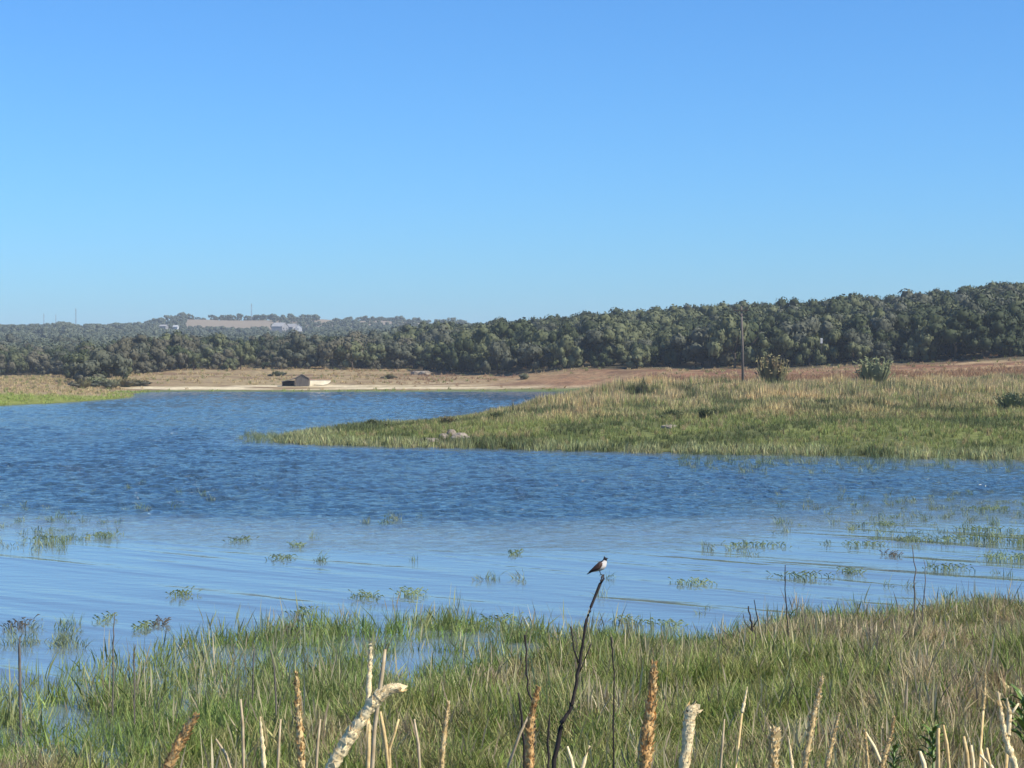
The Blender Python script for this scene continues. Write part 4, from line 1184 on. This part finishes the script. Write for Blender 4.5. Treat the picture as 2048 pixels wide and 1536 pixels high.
def spike(D, path, wid, mat, label, bracts=14, head=1.0, fluff=.5, seed=0, mat2=None, blunt=False):
    """path: photo pixels from tip down; wid: widest head width in photo pixels"""
    random.seed(900 + seed)
    pts = px_path(path, D)
    for i, p in enumerate(pts): p.y += (i / len(pts)) * -.02
    b = pts[-1]; zg = gz1(b.x, b.y)
    dirv = (pts[-1] - pts[-2]); dirv.normalize()
    bend = Vector((b.x + dirv.x * .25, b.y + .05, zg + (b.z - zg) * .5)); foot = Vector((b.x + dirv.x * .32, b.y + .06, zg - .04))
    r0 = wid * D / F / 2
    root = empty('dry_flower_spike', foot, label, 'dry plant', 'dry flower spikes on the near bank')
    # smooth centre line
    allp = pts
    dens = []
    for i in range(len(allp) - 1):
        st = 10
        for j in range(st): dens.append(allp[i].lerp(allp[i + 1], j / st))
    dens.append(allp[-1])
    for _ in range(3): dens = [dens[0]] + [(dens[i - 1] + dens[i] * 2 + dens[i + 1]) / 4 for i in range(1, len(dens) - 1)] + [dens[-1]]
    n_ = len(dens)
    rad = []
    for i in range(n_):
        t = i / (n_ - 1)
        if blunt: prof = min(1, .45 + t * 2.0)
        else: prof = min(1, .10 + 1.25 * t ** .7)
        rad.append(r0 * prof * (.58 + .26 * random.random()) * (1 + (.05 if blunt else .16) * math.sin(i * 1.3 + seed)))
    m = MB(); m.tube([p - foot for p in dens], rad, 12, jit=.16); m.build('seed_head', mat, root, True)
    scales(dens, rad, r0, foot, root, [mat, (mat2 if mat is not pale else mat) or mat], int((120 + wid * 16) * (2.2 if mat is pale else 1)), .45 if mat is pale else .75)
    m = MB(); m.tube([dens[-1] - foot, bend - foot, Vector((0, 0, 0))], [r0 * .55, r0 * .5, r0 * .6], 7, jit=.1); m.build('stalk', straw, root, True)
    # bracts: small curled scales
    for k in range(max(2, bracts // 2)):
        i = random.randrange(1, n_ - 1); p = dens[i] - foot; tdir = (dens[i - 1] - dens[i + 1]).normalized()
        a = random.uniform(0, 6.28); side = tdir.orthogonal().normalized(); side = (Matrix.Rotation(a, 3, tdir) @ side)
        l = r0 * random.uniform(.45, .95) * (1 + fluff * .8 * random.random()); w_ = l * random.uniform(.35, .6)
        b0 = p + side * rad[i] * .7; u = side.cross(tdir) * w_
        mid = b0 + side * l * .28 + tdir * l * .6; tip = b0 + side * l * (.25 + fluff * .6 * random.random()) + tdir * l * random.uniform(1.0, 1.5)
        th_ = tdir * (l * .08) - side * (l * .05)
        mb = MB(); mb.add([b0 - u * .6, b0 + u * .6, mid + u, mid - u, tip, b0 - u * .6 - th_, b0 + u * .6 - th_, mid + u - th_, mid - u - th_, tip + side * l * .02],
                          [(0, 1, 2, 3), (3, 2, 4), (6, 5, 8, 7), (7, 8, 9), (0, 5, 6, 1), (1, 6, 7, 2), (0, 3, 8, 5), (2, 7, 9, 4), (3, 4, 9, 8)])
        mb.build('bract', (mat2 or mat) if k % 3 == 0 else mat, root)
    return root
SP = [
    (4.2, [(390, 1434), (372, 1462), (352, 1500), (330, 1545)], 24, rust, 'rusty orange spike leaning right at the bottom left', 22, .5, straw, False),
    (4.6, [(592, 1348), (594, 1390), (597, 1440), (602, 1500), (606, 1560)], 19, straw, 'upright straw spike left of the thick bent spike', 26, .4, rust, False),
    (4.6, [(519, 1436), (522, 1465), (526, 1500), (530, 1560)], 12, pale, 'short slim pale spike left of the upright straw spike', 8, .3, straw, False),
    (4.8, [(741, 1288), (740, 1320), (738, 1360), (736, 1410)], 14, pale, 'tallest white needle-like spike behind the thick bent one', 16, .3, pale, False),
    (3.9, [(797, 1376), (776, 1380), (752, 1398), (722, 1440), (698, 1476), (676, 1510), (650, 1560)], 33, pale, 'thick cream flower head bent over to the right', 60, .5, straw, True),
    (4.8, [(897, 1405), (892, 1440), (886, 1490), (882, 1560)], 13, straw, 'slim straw spike right of the thick bent spike', 14, .6, pale, False),
    (4.4, [(1076, 1378), (1068, 1410), (1060, 1455), (1060, 1500), (1058, 1560)], 20, rust, 'orange spike with pale base below the thin dead stem', 30, .6, straw, False),
    (4.1, [(1309, 1330), (1306, 1365), (1302, 1410), (1296, 1460), (1292, 1510), (1286, 1570)], 27, rust, 'tall ragged orange spike right of the perch branch', 52, .9, straw, False),
    (4.0, [(1392, 1418), (1382, 1424), (1378, 1450), (1374, 1490), (1364, 1560)], 30, pale, 'stout bleached spike with hooked tip right of the ragged orange one', 36, .6, straw, True),
    (4.6, [(1646, 1352), (1638, 1390), (1628, 1430), (1618, 1480), (1604, 1560)], 17, straw, 'long straw spike leaning right in the middle of the right bank', 24, .4, pale, False),
    (4.8, [(1680, 1428), (1668, 1470), (1652, 1540)], 12, straw, 'thinner straw spike right of the long leaning one', 12, .6, pale, False),
    (4.2, [(1553, 1462), (1548, 1490), (1546, 1560)], 22, straw, 'fuzzy frayed spike left of the long leaning one', 26, 1.0, pale, True),
    (4.3, [(1790, 1438), (1782, 1475), (1770, 1510), (1758, 1560)], 14, straw, 'straw spike near the green leafy plant at right', 12, .6, rust, False),
    (4.0, [(1998, 1385), (2004, 1430), (2012, 1480), (2026, 1520), (2040, 1570)], 18, pale, 'forked bleached spike near the right edge', 20, .5, straw, False),
    (4.05, [(2016, 1398), (2020, 1430), (2016, 1470)], 13, pale, 'short right prong beside the forked bleached spike', 10, .6, straw, False),
    (4.7, [(1496, 1374), (1490, 1400), (1484, 1425)], 8, pale, 'thin pale needle right of the stout bleached spike', 4, .3, pale, False),
    (4.4, [(1732, 1460), (1734, 1500), (1738, 1560)], 9, straw, 'thin upright spike left of the straw spike near the leafy plant', 6, .4, straw, False),
    (4.4, [(1578, 1474), (1582, 1510), (1588, 1560)], 9, pale, 'thin pale spike just right of the fuzzy one', 6, .4, straw, False),
    (4.5, [(1972, 1348), (1970, 1380), (1966, 1420)], 9, straw, 'thin straw spike above the forked bleached one', 6, .4, straw, False),
]
for k, (D, path, wid, mat, lab, nb, fl, m2, bl) in enumerate(SP):
    spike(D, path, wid, mat, lab, nb, 1, fl, k, m2, bl)

# bare straw stalks, and thin grey ones standing behind the spikes
def stalk(D, path, w, mat, label):
    pts = px_path(path, D); b = pts[-1]; zg = gz1(b.x, b.y); foot = Vector((b.x + .03, b.y + .03, zg - .04))
    r0 = w * D / F / 2; m = MB()
    allp = [p - foot for p in pts] + [Vector((0, 0, 0))]
    m.tube(allp, [r0 * .6] + [r0] * (len(pts) - 1) + [r0 * 1.1], 7, jit=.1)
    o = m.build('straw_stalk', mat, None, True, loc=foot); tag(o, label, 'dry stalk', 'dry stalks on the near bank')
greystraw = noisy('grey_straw', (.40, .30, .17), (.56, .45, .29), 40)
for k, (D, path, w, mat, lab) in enumerate([
    (4.5, [(770, 1300), (764, 1345), (756, 1400), (748, 1460), (742, 1560)], 9, greystraw, 'grey leaning stalk crossing behind the thick bent head'),
    (4.6, [(760, 1425), (766, 1460), (772, 1500), (778, 1560)], 8, straw, 'straw stalk right of the thick bent head'), (4.6, [(797, 1440), (788, 1470), (778, 1500)], 6, straw, 'short side stalk meeting the straw stalk'),
    (4.4, [(738, 1450), (736, 1500), (734, 1560)], 9, straw, 'upright straw stalk below the white needle spike'), (4.5, [(1930, 1475), (1936, 1510), (1940, 1560)], 9, straw, 'leftmost of the cut straw stalks at bottom right'),
    (4.5, [(1945, 1492), (1948, 1520), (1950, 1560)], 8, pale, 'second of the cut straw stalks at bottom right'), (4.5, [(1964, 1496), (1970, 1525), (1974, 1560)], 7, pale, 'third of the cut straw stalks at bottom right'),
    (4.4, [(1976, 1498), (1982, 1530), (1986, 1560)], 8, straw, 'fourth of the cut straw stalks nearest the forked spike'), (4.4, [(1963, 1512), (1985, 1535), (2000, 1560)], 8, pale, 'slanting pale stalk crossing the cut stalks'),
    (4.3, [(1842, 1505), (1850, 1530), (1854, 1560)], 10, pale, 'short bleached stalk below the leafy plant'), (4.5, [(1889, 1452), (1896, 1490), (1900, 1530), (1902, 1560)], 7, straw, 'straw stalk right of the leafy plant'),
    (4.5, [(1880, 1458), (1878, 1480)], 8, straw, 'stub of straw touching the leafy plant'), (4.6, [(1135, 1495), (1143, 1520), (1150, 1560)], 7, pale, 'left pale blade below the perch branch'),
    (4.6, [(1180, 1494), (1170, 1520), (1160, 1560)], 8, pale, 'right pale blade below the perch branch'), (4.8, [(1062, 1425), (1040, 1470), (1018, 1530), (1010, 1560)], 6, greystraw, 'thin grey stalk leaning away from the orange spike'),
    (4.7, [(430, 1480), (450, 1510), (466, 1560)], 6, greystraw, 'grey leaning stalk between the rusty and the slim spike'), (4.8, [(1730, 1462), (1750, 1495), (1765, 1530)], 7, pale, 'pale stalk slanting to the straw spike near the leafy plant'),
    (4.8, [(2040, 1408), (2028, 1425), (2018, 1438)], 6, pale, 'short pale twig at the right of the forked spike'), (4.7, [(640, 1440), (634, 1490), (630, 1560)], 6, greystraw, 'grey stalk left of the thick bent head'),
    (4.7, [(480, 1400), (484, 1450), (486, 1560)], 6, greystraw, 'faint grey stalk above the slim pale spike'), (4.7, [(560, 1440), (556, 1500), (553, 1560)], 6, greystraw, 'grey stalk between the slim and the upright straw spike'),
    (4.7, [(828, 1440), (836, 1490), (840, 1560)], 6, greystraw, 'grey stalk right of the thick bent head'), (4.8, [(1450, 1440), (1446, 1490), (1440, 1560)], 5, greystraw, 'grey stalk between the stout bleached spike and the fuzzy one')]):
    stalk(D, path, w, mat, lab)

# leafy green plants at the lower right
leafM = noisy('fresh_leaf', (.08, .13, .025), (.15, .22, .045), 20, rand=.1, rough=.45, spec=.4)
def leafy(D, px, py, s, n_, lab):
    random.seed(int(px)); top = at(px, py, D); zg = gz1(top.x, top.y)
    root = empty('leafy_plant', (top.x, top.y, zg), lab, 'green plant'); h = top.z - zg
    m = MB(); m.tube([(0, 0, 0), (.01, 0, h * .5), (0, 0, h)], [.007, .006, .003], 6); m.build('stem', leafM, root, True)
    for k in range(n_):
        z = h - s * (.1 + 1.9 * k / n_); a = k * 2.4; l = s * random.uniform(.6, 1.0); w_ = l * .16
        d = Vector((math.cos(a), math.sin(a), 0)); u = Vector((-math.sin(a), math.cos(a), 0)) * w_; b = Vector((0, 0, z))
        e = random.uniform(.7, 1.2)
        p1 = b + d * l * .35 + Vector((0, 0, l * .45 * e)); p2 = b + d * l * .8 + Vector((0, 0, l * .7 * e)); p3 = b + d * l * 1.1 + Vector((0, 0, l * .6 * e)); dn = Vector((0, 0, -w_ * .5))
        mb = MB(); mb.add([b, p1 - u, p1 + dn, p1 + u, p2 - u * .7, p2 + dn, p2 + u * .7, p3], [(0, 1, 2), (0, 2, 3), (1, 4, 5, 2), (2, 5, 6, 3), (4, 7, 5), (5, 7, 6)]); mb.build('leaf', leafM, root)
leafy(5.6, 1868, 1462, .055, 26, 'bright green leafy plant among straw at the lower right')
leafy(5.0, 2052, 1392, .07, 30, 'green leafy plant cut by the right edge')
leafy(5.6, 1790, 1500, .045, 20, 'small green leafy plant at the bottom beside the straw spike')

# ------------------------------------------------------------------ thin air over the whole place
hz = bpy.data.materials.new('thin_air'); hz.use_nodes = True
hn, hl = hz.node_tree.nodes, hz.node_tree.links; hn.clear()
ho = hn.new('ShaderNodeOutputMaterial'); hv = hn.new('ShaderNodeVolumePrincipled')
hv.inputs['Color'].default_value = (.80, .90, 1.0, 1); hv.inputs['Density'].default_value = .00022; hv.inputs['Anisotropy'].default_value = 0.0
hl.new(hv.outputs[0], ho.inputs['Volume'])
m = MB(); m.box((0, 0, 30), (12400, 12400, 68)); hb = m.build('haze', hz); tag(hb, kind='stuff')
